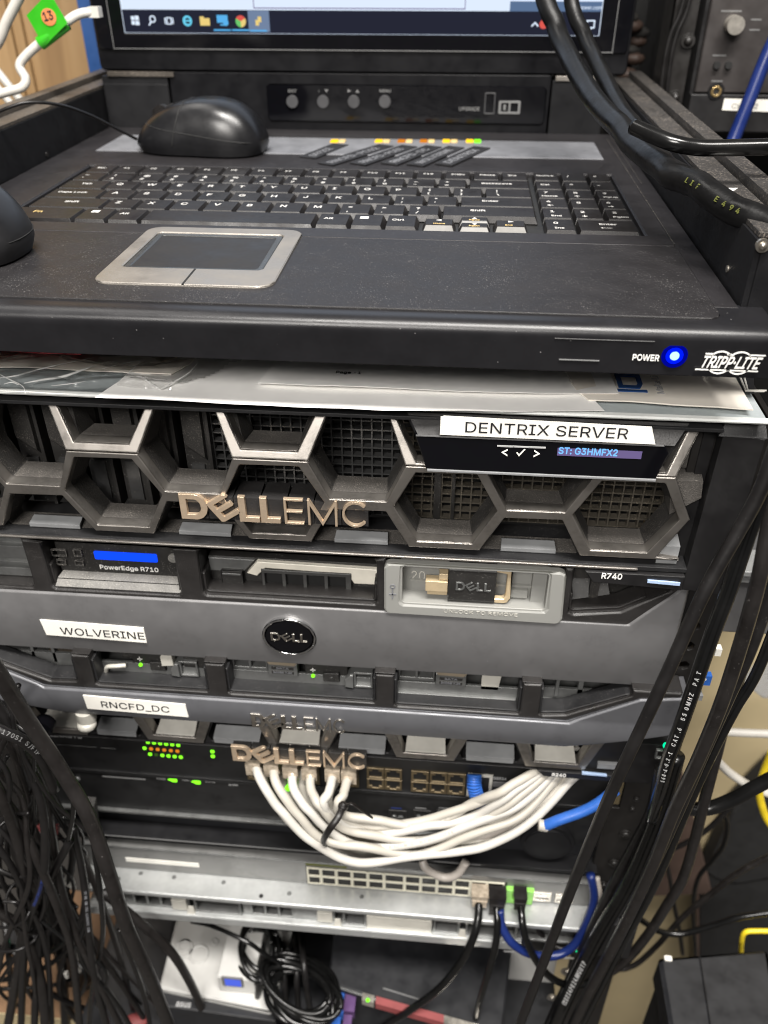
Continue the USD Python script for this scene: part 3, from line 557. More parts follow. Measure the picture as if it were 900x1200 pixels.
# ================================================================== things lying on the upper server
single('clear_sheet', [bx(-236, 240.5, 12, 330, -52.60, -50.90)], 'folder_grey', 'grey sheet with a pale edge under the papers on top of the wide bronze server', 'folder')
single('folder_edge_strip', side(Polygon([(11.8, -52.80), (9.4, -52.60), (8.8, -51.70), (9.4, -50.80), (11.8, -50.50)]), -236, 241), 'folder_edge', 'pale glossy edge strip along the front of the grey sheet', 'edge strip', 40)
def sheet(pts, z, th, m, name, label, cat_, curl=2.0, seed=0, n=46):
    """A sheet of paper: an outline on the sheet below, its rim lifting a little."""
    P_ = Polygon(pts); x0, y0, x1, y1 = P_.bounds
    g = unary_union([P_]).segmentize(6) if hasattr(P_, 'segmentize') else P_
    inner = [(x, y) for x in np.arange(x0, x1, 7.0) for y in np.arange(y0, y1, 7.0) if g.contains(Point(x, y)) and g.boundary.distance(Point(x, y)) > 2]
    ring = list(g.exterior.coords)[:-1]
    from scipy.spatial import Delaunay
    allp = np.array(ring + inner); d = Delaunay(allp); f = [t for t in d.simplices if g.buffer(.01).contains(Point(*allp[t].mean(0)))]
    f = np.array(f)
    ed = np.array([g.boundary.distance(Point(*p)) for p in allp])
    zz = z + curl*np.exp(-ed/14)*(0.35+meshkit.noise(np.c_[allp*0.02, np.full(len(allp), seed*3.1)], seed)) + 0.5*meshkit.noise(np.c_[allp*0.05, np.full(len(allp), seed)], seed+4)
    a = trimesh.Trimesh(np.c_[allp, zz+th], f, process=False); b = trimesh.Trimesh(np.c_[allp, zz], f[:, ::-1], process=False)
    k = len(ring); w = []; V = np.vstack([np.c_[allp[:k], zz[:k]+th], np.c_[allp[:k], zz[:k]]])
    for i in range(k): j = (i+1) % k; w += [(i, j, k+j), (i, k+j, k+i)]
    return a, b, trimesh.Trimesh(V, w, process=False)
pg = [tuple(at(px, py, Z=-49.60)[:2]) for px, py in ((112, 469), (210, 471), (330, 476), (450, 481), (520, 484), (600, 483.5), (708, 484))]
pg[4] = (pg[4][0], pg[4][1]+1.5)
pg = [(x, y-1.2) if 0 < i < 4 else (x, y) for i, (x, y) in enumerate(pg)]
white = pg + [tuple(at(690, 466, Z=-49.60)[:2]), (150, 220), (-60, 220), tuple(at(140, 450, Z=-49.60)[:2])]
T_ = thing('paper', 'white printed page lying under the keyboard tray with a page number showing', 'paper', (40, 100, -51.40))
part(T_, 'page', list(sheet(white, -50.30, 0.25, 'paper_white', '', '', '', 1.6, 3)), 'paper_white', 50)
p = at(394, 443.5, Z=-50.80); part(T_, 'lettering', ttop('Page -1', 2.6, p[0], p[1]-1.0, -47.2, True, 0.15, width=13), 'print_black')
w2 = [tuple(at(px, py, Z=-50.2)[:2]) for px, py in ((300, 462), (420, 467), (540, 471.5), (640, 474), (726, 474), (716, 452))] + [(170, 230), (-20, 230), tuple(at(320, 440, Z=-50.2)[:2])]
T2 = thing('paper', 'second white sheet resting on the printed page, its wavy edge set further back', 'paper', (90, 100, -50)); part(T2, 'page', list(sheet([(x, y+6) for x, y in w2], -49.4, 0.25, '', '', '', '', 2.2, 17)), 'paper_white', 50)
for (dx, dy, nm) in ():
    pg2 = [(x+dx, y+dy) for x, y in white[:6]] + [(150, 225), (-46.40, 225)]
cre = [tuple(at(px, py, Z=-48.40)[:2]) for px, py in ((690, 470), (740, 472), (790, 476), (840, 479), (882, 483), (862, 447))] + [(235, 150), (130, 160), tuple(at(664, 440, Z=-48.40)[:2]), tuple(at(674, 458, Z=-48.40)[:2])]
T_ = thing('card_sheet', 'cream printed card with a dark emblem, on top of the papers at the right', 'card', (190, 90, -49.40))
part(T_, 'card', list(sheet(cre, -49.30, 0.7, '', '', '', '', 1.6, 8)), 'paper_cream', 50)
# emblem: a square letter P lying on its side, then a slim line of lettering running away from the viewer
A, B = at(722, 457, Z=-47.90), at(752, 458, Z=-47.90)
P1 = [(0, 0), (0, 5), (13.5, 5), (13.5, 0)]
ex, ey = A[0], A[1]-2
def lay(poly): return top(affinity.translate(poly, ex, ey), -47.30, -47.90)
part(T_, 'emblem', [lay(Polygon([(0, 0), (15, 0), (15, 2.2), (0, 2.2)])), lay(Polygon([(1.5, 4), (12, 4), (14, 9), (14, 20), (1.5, 20)]).difference(Polygon([(4, 7), (10.6, 7), (11.6, 10), (11.6, 17.5), (4, 17.5)]))), lay(Polygon([(0, 22.5), (14, 22.5), (14, 25), (0, 25)]))], 'frame_blue')
q = ttop('Make Li', 3.6, 0, 0, -47.30, False, 0.3); v = q.vertices.copy(); q.vertices = np.c_[ex+23-v[:, 1], ey-1+v[:, 0]*1.15, v[:, 2]]
part(T_, 'lettering', q, 'print_grey')
T_ = thing('frame_corner', 'small dark picture card with white border lines under the tray at the far right', 'card', (235, 75, -50.40))
c0 = at(858, 438, Z=-50.40); c1 = at(878, 462, Z=-50.40)
cp = [at(px, py, Z=-47) for px, py in ((859, 430), (884, 430), (884, 459), (873, 458))]
part(T_, 'card', top(Polygon([tuple(q[:2]) for q in cp]), -47.6, -48.2), 'print_black')
for u in (0.16, 0.42):
    l = [cp[0]+(cp[1]-cp[0])*u, cp[3]+(cp[2]-cp[3])*u]; part(T_, 'border', tube([l[0]+[0, 0, -.4], l[1]+[0, 4*u, -.4], l[1]+[9, 4*u+.5, -.4]], .5, 6, False), 'label_white')
red = [tuple(at(px, py, Z=-43.40)[:2]) for px, py in ((-60, 408), (0, 411), (45, 414), (95, 415))] + [(-95, 240), (-230, 240)]
single('red_folder', list(sheet(red, -44.40, 1.2, '', '', '', '', 0.5, 11)), 'folder_red', 'thin red folder edge lying deep under the tray at the left', 'folder', 50)
env_ = [tuple(at(px, py, Z=-47.40)[:2]) for px, py in ((-60, 428), (30, 428), (110, 432), (200, 436), (222, 424))] + [(-20, 200), (-230, 200)]
single('envelope', list(sheet(env_, -49.60, 0.6, '', '', '', '', 0.6, 13)), 'paper_cream', 'pale envelope inside the clear bag at the left', 'envelope', 50)
# clear bag: a wrinkled film lying over the left half
gx_, gy_ = np.meshgrid(np.linspace(-190, -20, 90), np.linspace(9.5, 150, 60)); 
w1 = meshkit.fbm(np.stack([gx_*0.020+gy_*0.035, gy_*0.030-gx_*0.012, gx_*0], -1), 4, 21)
ridge = 1-np.abs(2*meshkit.fbm(np.stack([gx_*0.012+gy_*0.016, gy_*0.035-gx_*0.018, gx_*0+5], -1), 3, 9)-1)
gz_ = -49.40 + 4.6*np.clip(w1-0.3, 0, 1) + 9.0*np.clip(ridge-0.80, 0, 1)*5*0.5 + 2.5*np.clip(w1-0.55, 0, 1)*3; gz_[:3] = -50.00 + 0.8*w1[:3]
edge = -20 - (gy_-9.5)*0.1; keep = gx_ < (-58 + 34*meshkit.noise(np.stack([gy_*0.05, gy_*0, gy_*0], -1), 3) + (gy_-9)*0.8)
fid = np.arange(gx_.size).reshape(gx_.shape); F = []
for i in range(59):
    for j in range(89):
        if keep[i, j+1] and keep[i+1, j+1]: F += [(fid[i, j], fid[i, j+1], fid[i+1, j+1]), (fid[i, j], fid[i+1, j+1], fid[i+1, j])]
BG = thing('plastic_bag', 'crumpled clear plastic bag lying over the papers at the left', 'plastic bag', (-110, 60, -52))
part(BG, 'film', trimesh.Trimesh(np.c_[gx_.ravel(), gy_.ravel(), gz_.ravel()], F, process=False), 'film', True)
for pts, r in (([(0, 443), (20, 440), (45, 433), (75, 426), (110, 419)], (.2, .9, .7, .5, .2)), ([(28, 449), (50, 445), (75, 441), (98, 433), (112, 428)], (.3, 1.0, 1.3, .9, .2)), ([(-5, 436), (10, 444), (26, 452), (30, 461)], (.3, .5, .4, .3)), ([(0, 458), (30, 459), (62, 461), (90, 462)], (.5, .7, .6, .3)),
        ([(150, 442), (163, 441), (172, 446), (185, 454)], (.2, .6, .5, .2)), ([(232, 424), (222, 436), (205, 447), (187, 456)], (.2, .5, .7, .3)), ([(60, 452), (80, 450), (100, 447)], (.2, .5, .2)), ([(5, 450), (14, 448), (22, 451)], (.3, .6, .2)), ([(120, 432), (140, 427), (165, 422)], (.2, .4, .2))):
    part(BG, 'glint_crease', tube([at(px, py, Z=-47.6) for px, py in pts], np.array(r)*.8, 6, flat=.6), 'film_glint', True)  # white highlight streaks of the film, built as pale tubes along its folds

# ================================================================== upper server: bronze honeycomb bezel
U = 44.45
V7 = thing('honeycomb_server', 'two-unit server with bronze honeycomb bezel and DENTRIX SERVER label', 'server', (0, 20, -145.5))
ZT, ZB = -58.2, -145.2
def tilt(m):
    """The bezel's face bows forward along its upper flats and falls back above and below."""
    v = m.vertices; z = v[:, 2]; dy = -8 + np.where(z > -87, 0.36*(z+87), 0.13*(-87-z)); v[:, 1] += dy; v[:, 2] = z - 0.61*dy; return m
CH_, CL = [-176, -88, 0], [-132, -44]
HC = [(-176, 1), (-88, 1), (0, 1), (91, 2), (184, 2)]      # columns with a hexagon under the bright flats (1: trapezoid above, 2: under the status screen)
LC = [(-132, 1), (-44, 1), (45, 1), (137.5, 2)]
opens = []; trap = []
for c, k in HC:
    r = 1.0; B_ = 0.7
    if k == 1: trap.append((c, Polygon([(c-24.5, ZT+4), (c-14, -81), (c+14, -81), (c+24.5, ZT+4)])))
    t_ = -91.5
    opens.append((c, rounded([(c-15, t_), (c+15, t_), (c+26, -112.5), (c+14.5, -134), (c-14.5, -134), (c-26, -112.5)], 1.3)))
for c, k in LC:
    if k == 1: opens.append((c, rounded([(c-13, ZT+4), (c+13, ZT+4), (c+24, -87.5), (c+14.5, -109), (c-14.5, -109), (c-24, -87.5)], 1.3)))
    else: opens.append((c, rounded([(c-25.5, -89), (c+25.5, -89), (c+14.5, -110.5), (c-14.5, -110.5)], 1.3)))
    opens.append((c, rounded([(c-14.5, -117), (c+14.5, -117), (c+27.5, -142), (c-27.5, -142)], 1.3)))
opens = [(c, o.buffer(0.8, join_style=2)) for c, o in opens]; trap = [(c, o.buffer(0.7, join_style=2)) for c, o in trap]
holes = unary_union([o for _, o in opens] + [o for _, o in trap] + [Polygon([(62.5, ZT+4), (75.5, -85), (198.5, -85), (208.6, ZT+4)])])
body = sbox(-216, -139.2, 217, ZT).difference(holes)
for z0 in (): pass
# right-hand end follows the last hexagon
body = body.difference(Polygon([(214.8, ZT+4), (203.5, -87), (216.3, -112), (205, -137), (230, -140), (230, ZT+4)]))
part(V7, 'honeycomb', tilt(front(body.intersection(sbox(-300, -139.4, 300, -87)), 14, 22, 0.7)), 'hex_bronze')
for g_ in polys(body.intersection(sbox(-300, -87, 300, ZT))): part(V7, 'honeycomb', tilt(front(g_, 14, 22, 0.7)), 'hex_bronze')
# each cell's tunnel runs back to the grille
def tunnel(poly, c, zc, y0, y1, k=0.74, dz=0.0):
    R0 = np.array(poly.exterior.coords)[:-1]; cx, cz = c, np.mean(R0[:, 1])
    zmin, zmax = R0[:, 1].min(), R0[:, 1].max(); cz = (zmin+zmax)/2 + (zmax-zmin)*0.25
    R1 = np.c_[cx+(R0[:, 0]-cx)*k, cz+(R0[:, 1]-cz)*k]; n = len(R0); V = np.vstack([np.c_[R0[:, 0], np.full(n, y0), R0[:, 1]], np.c_[R1[:, 0], np.full(n, y1), R1[:, 1]]])
    F = []
    for i in range(n): j = (i+1) % n; F += [(i, j, n+j), (i, n+j, n+i)]
    m = trimesh.Trimesh(V, F, process=False); v = m.vertices; v[:n] = tilt(trimesh.Trimesh(v[:n], [], process=False)).vertices; return m
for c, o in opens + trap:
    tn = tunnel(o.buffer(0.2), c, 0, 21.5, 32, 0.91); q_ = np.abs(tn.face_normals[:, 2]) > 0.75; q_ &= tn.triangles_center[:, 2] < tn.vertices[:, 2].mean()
    for sel, m_, nm in ((~q_, 'hex_inside', 'cell_wall'), (q_, 'hex_lit_dusty', 'cell_ledge')):  # walls darker, ledges paler and dustier: shade and light put into the colour
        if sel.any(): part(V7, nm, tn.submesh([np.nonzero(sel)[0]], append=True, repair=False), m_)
# backing around the cells
part(V7, 'bezel_rim', [bx(-217, 222, 10.5, 46, ZT-0.3, ZT+1.6), bx(-217, 222, 12, 46, ZB-0.2, ZB+2.4)], 'bezel_dark')
part(V7, 'bezel_lip', [bx(-217, 196, 10.8, 14, ZB+0.4, ZB+1.6)], 'hex_bronze')
# grille: egg-crate of thin bars
def crate(x0, x1, z0, z1, y, pitch=5.6, dep=5.0):
    ms = [bx(x-0.42, x+0.42, y, y+dep, z0, z1) for x in np.arange(x0, x1, pitch)] + [bx(x0, x1, y+0.2, y+dep-.2, z-0.42, z+0.42) for z in np.arange(z0, z1, pitch)]
    return ms
part(V7, 'grille', crate(-52, 64, -141, -60, 46), 'grille_black'); part(V7, 'grille', crate(66, 216, -141, -60, 46), 'grille_tan')
part(V7, 'grille_backing', bx(-217, 217, 62, 66, -143, -59), 'well_black')
part(V7, 'grille_bar', [bx(84, 88, 44.5, 52, -141, -88), bx(94, 96, 44.5, 52, -141, -88)], 'carrier_dark')
for x in np.arange(-214, -56, 19.6):
    cr = part(V7, 'drive_carrier', [bx(x, x+13.5, 44, 60, -141, -62), bx(x+14.2, x+16.2, 41, 60, -141, -62)], 'carrier_dark')
    part(cr, 'latch', [hull([(x+1.5, 41, -70), (x+12, 41, -70), (x+1.5, 41, -96), (x+12, 41, -104), (x+1, 44, -66), (x+12.5, 44, -66), (x+1, 44, -100), (x+12.5, 44, -108)])], 'hex_inside')
    part(cr, 'handle', [bx(x+3, x+10.5, 42.6, 44.2, -136, -110)], 'grille_black')
# light flats under the low cells
for c, _ in LC: part(V7, 'sill', hull([(c-15, 19, -139.9), (c+15, 19, -139.9), (c-14.5, 26, -138.2), (c+14.5, 26, -138.2), (c-15, 19, -142.4), (c+15, 19, -142.4)]), 'pad_grey')
part(V7, 'sill', hull([(206, 16, -131), (217, 16, -131), (206, 16, -143), (217, 16, -143), (206, 26, -129), (217, 26, -129)]), 'pad_grey')
# status screen in the long trapezoid
part(V7, 'status_bay', [front(Polygon([(69, -58.4), (82, -87.2), (198, -87.2), (207, -58.4)]), 15.5, 22, 0.5)], 'bezel_dark')

part(V7, 'status_ledge', hull([(70, 13, -55.5), (206, 13, -55.5), (76, 4.8, -63.6), (199, 4.8, -63.6), (76, 18, -63.6), (199, 18, -63.6), (70, 24, -55.5), (206, 24, -55.5)]), 'bracket_dark')
SP = part(V7, 'status_panel', front(Polygon([(74.5, -63.4), (194.5, -63.4), (197, -68), (193.5, -82.6), (80.5, -82.6)]), 4.4, 16, 0.5), 'bezel_gloss')
part(SP, 'panel_edge', [bx(75, 194, 4.0, 4.6, -63.8, -63.2)], 'print_dim'); part(SP, 'panel_lip', [bx(81, 193.5, 3.8, 5, -83.6, -82.4)], 'pad_grey')
c0, c1 = at(654, 524, Y=4), at(751, 539, Y=4)
part(SP, 'lcd', bx(c0[0], c1[0], 4.1, 4.8, c1[2]+0.4, c0[2]-0.6), 'lcd_mauve')
part(SP, 'lcd_text', tfront('ST: G3HMFX2', 3.5, c0[0]+0.5, c1[2]+1.6, 3.85, True, width=(c1[0]-c0[0])*0.70), 'lcd_text')
for i, px in enumerate((591.5, 610, 629)):
    p = at(px, 530.5+i*0.7, Y=4); part(SP, 'panel_button', [bx(p[0]-4, p[0]+4, 3.9, 4.6, p[2]+3.2, p[2]+3.9)], 'print_grey')
    s = [Polygon([(1.4, 2), (-1.6, 0), (1.4, -2), (1.4, -1.3), (-.5, 0), (1.4, 1.3)]), Polygon([(-2, 0), (-.6, -1.8), (2.2, 2.2), (1.6, 2.4), (-.6, -.8), (-1.6, .4)]), Polygon([(-1.4, 2), (1.6, 0), (-1.4, -2), (-1.4, -1.3), (.5, 0), (-1.4, 1.3)])][i]
    part(SP, 'panel_symbol', front(affinity.translate(s, p[0], p[2]), 4.0, 4.5), 'label_white')
L0, L1 = at(516.5, 487, Y=3.6), at(764, 499.5, Y=3.6); L2, L3 = at(515.5, 509, Y=3.6), at(768, 520.5, Y=3.6)
lb = part(V7, 'name_label', front(Polygon([(L0[0], L0[2]-.6), (L0[0]+1.6, L0[2]), (L1[0], L1[2]-.3), (L3[0], L3[2]), (L2[0], L2[2])]), 3.3, 3.8), 'label_white')
c0, c1 = at(545, 506.5, Y=3.2), at(735, 515.5, Y=3.2); part(lb, 'lettering', tfront('DENTRIX SERVER', 5.6, c0[0], c0[2], 3.1, False, width=c1[0]-c0[0]), 'print_black')
# right end: dusty pocket, black ear, tag and light bar
part(V7, 'end_pocket', [bx(203, 226, 26, 40, -88, -60), hull([(205, 18, -91), (221, 18, -91), (222, 18, -101), (208, 18, -112), (205, 34, -89), (222, 34, -89), (222, 34, -104), (208, 34, -112)])], 'hex_lit_dusty')
part(V7, 'ear', [hull([(223.5, 14, ZT-4), (243, 12, ZT-4), (243, 40, ZT-4), (226, 40, ZT-4), (221.5, 12, -157), (241, 10, -157), (241, 40, -157), (224, 40, -157)])], 'bezel_smooth')
part(V7, 'ear_cap', hull([(221, 13, ZT-3.8), (244, 12, ZT-3.8), (244, 40, ZT-3.8), (221, 40, ZT-3.8), (224, 17, ZT+1.5), (243, 16, ZT+1.5), (243, 40, ZT+1.5), (222, 40, ZT+1.5)]), 'bezel_dark')
part(V7, 'recess_wall', bx(217.5, 223.5, 24, 44, -150, ZT-4), 'bezel_smooth')  # dark wall closing the recess inside the ear
c0 = at(716, 676, Y=9)
tg = part(V7, 'model_tag', [front(Polygon([(c0[0]-14, -146.2), (c0[0]+39, -146.2), (c0[0]+39, -155.8), (c0[0]-9, -153.4)]), 9.5, 16, 0.4)], 'bezel_smooth')
part(tg, 'lettering', tfront('R740', 3.6, c0[0]-5, c0[2]-1.6, 9.2, True, width=11.0), 'print_white')
c0, c1 = at(759, 679.5, Y=9), at(797, 684, Y=9)
part(V7, 'light_bar', hull([(c0[0], 8.6, c0[2]), (c1[0], 8.6, c1[2]+.8), (c0[0], 8.6, c0[2]-1.9), (c1[0], 8.6, c1[2]-1.4), (c0[0], 12, c0[2]), (c1[0], 12, c1[2])]), 'lightbar')
# maker's letters on a dark bracket
def stroke(pts, w, cap=2): 
    from shapely.geometry import LineString
    return LineString(pts).buffer(w/2, cap_style=cap, join_style=2)
def glyph(ch, w, h, bold):
    t = (0.235 if bold else 0.085)*h
    if ch == 'D':
        o = sbox(0, 0, w*.55, h).union(affinity.scale(Point(w*.55, h/2).buffer(1, 24), w*.45, h/2)).intersection(sbox(0, 0, w, h))
        i = sbox(t, t*.85, w*.52, h-t*.85).union(affinity.scale(Point(w*.52, h/2).buffer(1, 24), w*.48-t, h/2-t*.85)).intersection(sbox(t, 0, w, h)); return o.difference(i)
    if ch == 'L': return sbox(0, 0, t, h).union(sbox(0, 0, w, t*.85))
    if ch == 'E': return unary_union([sbox(0, 0, t, h)] + [sbox(0, y_, w*q_, y_+t*.85) for y_, q_ in ((0, 1), ((h-t*.85)/2, .94), (h-t*.85, 1))])
    if ch == 'M': return stroke([(t/2, 0), (t/2, h-t*.6), (w/2, h*.08), (w-t/2, h-t*.6), (w-t/2, 0)], t).intersection(sbox(0, 0, w, h))
    if ch == 'C':
        a_ = np.radians(np.linspace(42, 318, 40)); return stroke([(w*.52+(w*.5-t/2)*math.cos(x), h/2+(h/2-t/2)*math.sin(x)) for x in a_], t)
def maker_word(x0, x1, z0, z1, y, depth, letters):
    w, h = x1-x0, z1-z0; ms = []
    for ch, u0, u1, bold in letters:
        if ch == 'e':
            g = affinity.rotate(glyph('E', h*0.80, h*0.90, True), 35, origin='center'); b_ = g.bounds; g = affinity.translate(g, x0+(u0+u1)/2*w-(b_[0]+b_[2])/2, z0+h/2-(b_[1]+b_[3])/2)
            g = g.intersection(sbox(-999, z0-h*.04, 999, z1+h*.04))
        else: g = affinity.translate(glyph(ch, (u1-u0)*w, h, bold), x0+u0*w, z0)
        ms.append(front(g, y, y+depth, min(.2, depth*.3) if bold else 0.1))
    return ms
FULL = [('D', 0, .150, True), ('e', .145, .320, True), ('L', .315, .425, True), ('L', .430, .535, True), ('E', .557, .660, False), ('M', .682, .838, False), ('C', .860, 1.0, False)]
def maker(par, x0, x1, z0, z1, y, depth, y_back, m, back='bracket_dark', bk=True):
    w, h = x1-x0, z1-z0
    if bk: br = part(par, 'letter_bracket', [hull([(x0+i*w/7+.25, y+depth+.2, z0-.5), (x0+(i+1)*w/7-.25, y+depth+.2, z0-.5), (x0+i*w/7+.25, y+depth+.2, z1-2.2), (x0+(i+1)*w/7-.25, y+depth+.2, z1-2.2), (x0+i*w/7+.8, y_back, z0+3), (x0+(i+1)*w/7-.8, y_back, z0+2), (x0+i*w/7+.8, y_back, z1-2.4), (x0+(i+1)*w/7-.8, y_back, z1-2.4)]) for i in range(7)], back)
    for q in maker_word(x0, x1, z0, z1, y, depth, FULL): part(par, 'letter', q, m)
maker(V7, -51.5, 50.5, -123.2, -107.0, 7.5, 2.2, 27, 'letter_bronze')
# ================================================================== middle server: grey bezel with LCD, badge and WOLVERINE label
V1 = thing('grey_server', 'grey two-unit server with round badge, blue LCD and WOLVERINE label', 'server', (0, 20, -234))
ZT, ZB = -148.2, -234.2
Y1 = 14.0
slots = [rr(-226, -152.5, -184.5, ZT+5, 3), rr(-141, -62.5, -184.0, -149.5, 3), rr(-48.5, 54, -182.5, -149.5, 3), rr(59.5, 158.5, -184.5, ZT+5, 3), rounded([(163.5, -181.5), (192, -177.5), (217, -160.5), (217, ZT+6), (163.5, ZT+6)], 3)]
frame = sbox(-222, -188, 222, ZT).union(Polygon([(190, -188), (222, -164), (222, ZT), (150, ZT)]))
frame = frame.difference(Polygon([(200, -190), (226, -190), (226, -160.5), (221, -160.5)])).difference(unary_union(slots))
part(V1, 'slot_frame', front(frame, Y1, Y1+16, 1.4), 'server_frame')
lips = unary_union(slots[1:]).buffer(0.2).difference(unary_union(slots[1:]).buffer(-1.6))
part(V1, 'slot_lip', front(lips.intersection(sbox(-230, -190, 230, -168)), Y1+3, Y1+15, 0.5), 'server_frame')
band = rounded_in([(-227, ZB), (227, ZB), (227, ZT-4), (221, -158), (197, -186.2), (-227, -186.2)], 4)
# the band bows forward: lofted in strips
def bowed(poly, y0, y1, zt, zb, amt, b):
    m = front(poly, y0, y1, b); m = m.subdivide_to_size(7.0); v = m.vertices
    u = np.clip((v[:, 2]-zb)/(zt-zb), 0, 1); f = v[:, 1] < y0+b*1.5
    v[:, 1] -= np.where(f, amt*np.sin(np.pi*np.clip(u, 0, 1)), 0); m.vertices = v; return m
part(V1, 'band', bowed(band, Y1-1.0, Y1+20, -186, ZB, 2.6, 1.6), 'server_grey', 35)
p = at(339, 746, Y=Y1-4)
bd = part(V1, 'badge', [cyl((p[0], Y1-3.9, p[2]), 1.0, 2.2)] and [affinity and front(affinity.scale(Point(p[0], p[2]).buffer(13.2, 24), 1.12, 1.0), Y1-4.6, Y1-1, 0.8)], 'bezel_gloss')
ring = affinity.scale(Point(p[0], p[2]).buffer(14.6, 24), 1.12, 1.0).difference(affinity.scale(Point(p[0], p[2]).buffer(13.2, 24), 1.12, 1.0))
part(bd, 'badge_ring', front(ring, Y1-5.0, Y1-1, 0.5), 'chrome')
def dell(x0, z0, w, h, y, dep=0.35): return maker_word(x0, x0+w, z0, z0+h, y, dep, [('D', 0, .27, True), ('e', .26, .60, True), ('L', .585, .78, True), ('L', .80, 1.0, True)])
part(bd, 'lettering', dell(p[0]-11.2, p[2]-3.2, 22.4, 6.4, Y1-5.1), 'nickel')
def name_label(par, c, y, s, px0, px1, h, m='label_white', fade=None):
    P_ = [at(*q, Y=y) for q in c]; lb = part(par, 'name_label', front(Polygon([(q[0], q[2]) for q in P_]), y, y+0.8), m)
    a, b = at(*px0, Y=y), at(*px1, Y=y); ang = math.atan2(b[2]-a[2], b[0]-a[0])
    q = tfront(s, h, a[0], a[2], y-0.2, False, width=b[0]-a[0], ang=ang); part(lb, 'lettering', q, 'print_black')
name_label(V1, ((46.5, 726.5), (168, 736), (172, 753.5), (54.5, 744)), Y1-4.2, 'WOLVERINE', (72, 743), (170, 749.5), 5.6)
# LCD bay
pn = part(V1, 'lcd_panel', front(sbox(-138, -179, -62.5, -149.2), 24, 27), 'carrier_dark')
part(V1, 'bay_floor', [hull([(-137, 23.8, -177.4), (-62.5, 23.8, -177.4), (-139, 19, -179.5), (-62.5, 19, -179.5), (-137, 24.5, -180), (-62.5, 24.5, -180)]), hull([(-139, 18.8, -180), (-62.5, 18.8, -180), (-140, 15.8, -183.5), (-62.5, 15.8, -183.5), (-139, 20, -184.5), (-62.5, 20, -184.5)])], 'lcd_dusty')
c0, c1 = at(109, 645.5, Y=23.4), at(185, 659.5, Y=23.4)
part(pn, 'lcd', front(rr(c0[0], c1[0], c1[2], c0[2]-.3, 1), 23.2, 24.2, .3), 'lcd_blue')
c0, c1 = at(116.5, 663.5, Y=23.4), at(185.5, 668.5, Y=23.4)
part(pn, 'lettering', tfront('PowerEdge R710', 3.0, c0[0], c0[2]-2.2, 23.6, True, width=c1[0]-c0[0]), 'print_white')
p = at(203, 654, Y=23.4); part(pn, 'panel_button', [cyl((p[0], 23.3, p[2]), 3.0, 1.4)], 'lcd_dusty', 40)
for (px, py, w, h) in ((69, 648, 10, 5.5), (91, 648, 5.5, 6), (72, 659, 6.5, 4.5), (93, 660, 6, 4.5)):
    p = at(px, py, Y=23.2); part(pn, 'panel_button', front(rr(p[0]-w/2, p[0]+w/2, p[2]-h/2, p[2]+h/2, .8).difference(rr(p[0]-w/2+1, p[0]+w/2-1, p[2]-h/2+1, p[2]+h/2-1, .4)), 22.8, 24, .3), 'ledge_dusty')
# drive bay behind the third opening
part(V1, 'grille_backing', bx(-225, 222, 46, 50, -188, ZT), 'well_black')
part(V1, 'vent', [bx(x, x+4.2, 40, 42, -155, -151) for x in np.arange(-46, 52, 6.2)] + [bx(x, x+5, 40, 42, -160.5, -157.4) for x in np.arange(0, 52, 7.0)], 'grille_black')
dr = part(V1, 'drive_carrier', [bx(-47, 54, 28, 46, -185, -163.5)], 'carrier_dark')
hdl = Polygon([(-24.5, -173.6), (-17.5, -164.3), (54, -165.5), (54, -177), (39.5, -177.2), (35.5, -170.2), (-13, -169.0), (-18.5, -175.4)])
part(dr, 'handle', front(hdl, 25.5, 30, 0.5), 'handle_cream')
part(dr, 'handle_plate', [front(Polygon([(-47, -164), (-19.0, -164.2), (-26, -173), (-47, -174)]), 26.8, 30, .4)], 'bay_metal')  # grey plate left of the handle
part(dr, 'vent_frame', front(sbox(-15.5, -184, 38, -169.2).difference(unary_union([sbox(-13.5+i*12.6, -181.6, -3.4+i*12.6, -172.0) for i in range(4)])), 24.5, 30, .4), 'vent_edge')
part(dr, 'vent_hole', bx(-14, 37, 27, 27.5, -182, -171.5), 'well_black')
part(dr, 'release_button', front(rr(-40, -26.5, -184, -171.5, 1), 24.6, 30, .6), 'carrier_dark'); part(dr, 'release_button', bx(-39, -28, 24.2, 25, -174.6, -173.4), 'bay_metal')
p = at(242.5, 690.5, Y=26); part(dr, 'status_led', ball((p[0], 26, p[2]), 1.3), 'led_green', True)
part(V1, 'socket_block', [bx(-225, -153, 30, 46, -186, -160), bx(-225, -155, 26, 30, -172, -163), bx(-225, -155, 24, 30, -184, -178)], 'bay_metal')
rb = part(V1, 'latch_bay', [bx(163, 220, 36, 46, -186, ZT), hull([(164, 22, -183), (190, 22, -183), (164, 36, -168), (186, 36, -168), (164, 36, -184), (190, 36, -184)])], 'carrier_dark')
part(rb, 'latch', [hull([(164, 26, -158), (178, 26, -158), (164, 34, -154), (178, 34, -154), (164, 26, -164), (174, 26, -164)]), bx(176, 181, 26, 30, -180, -165)], 'hex_inside')
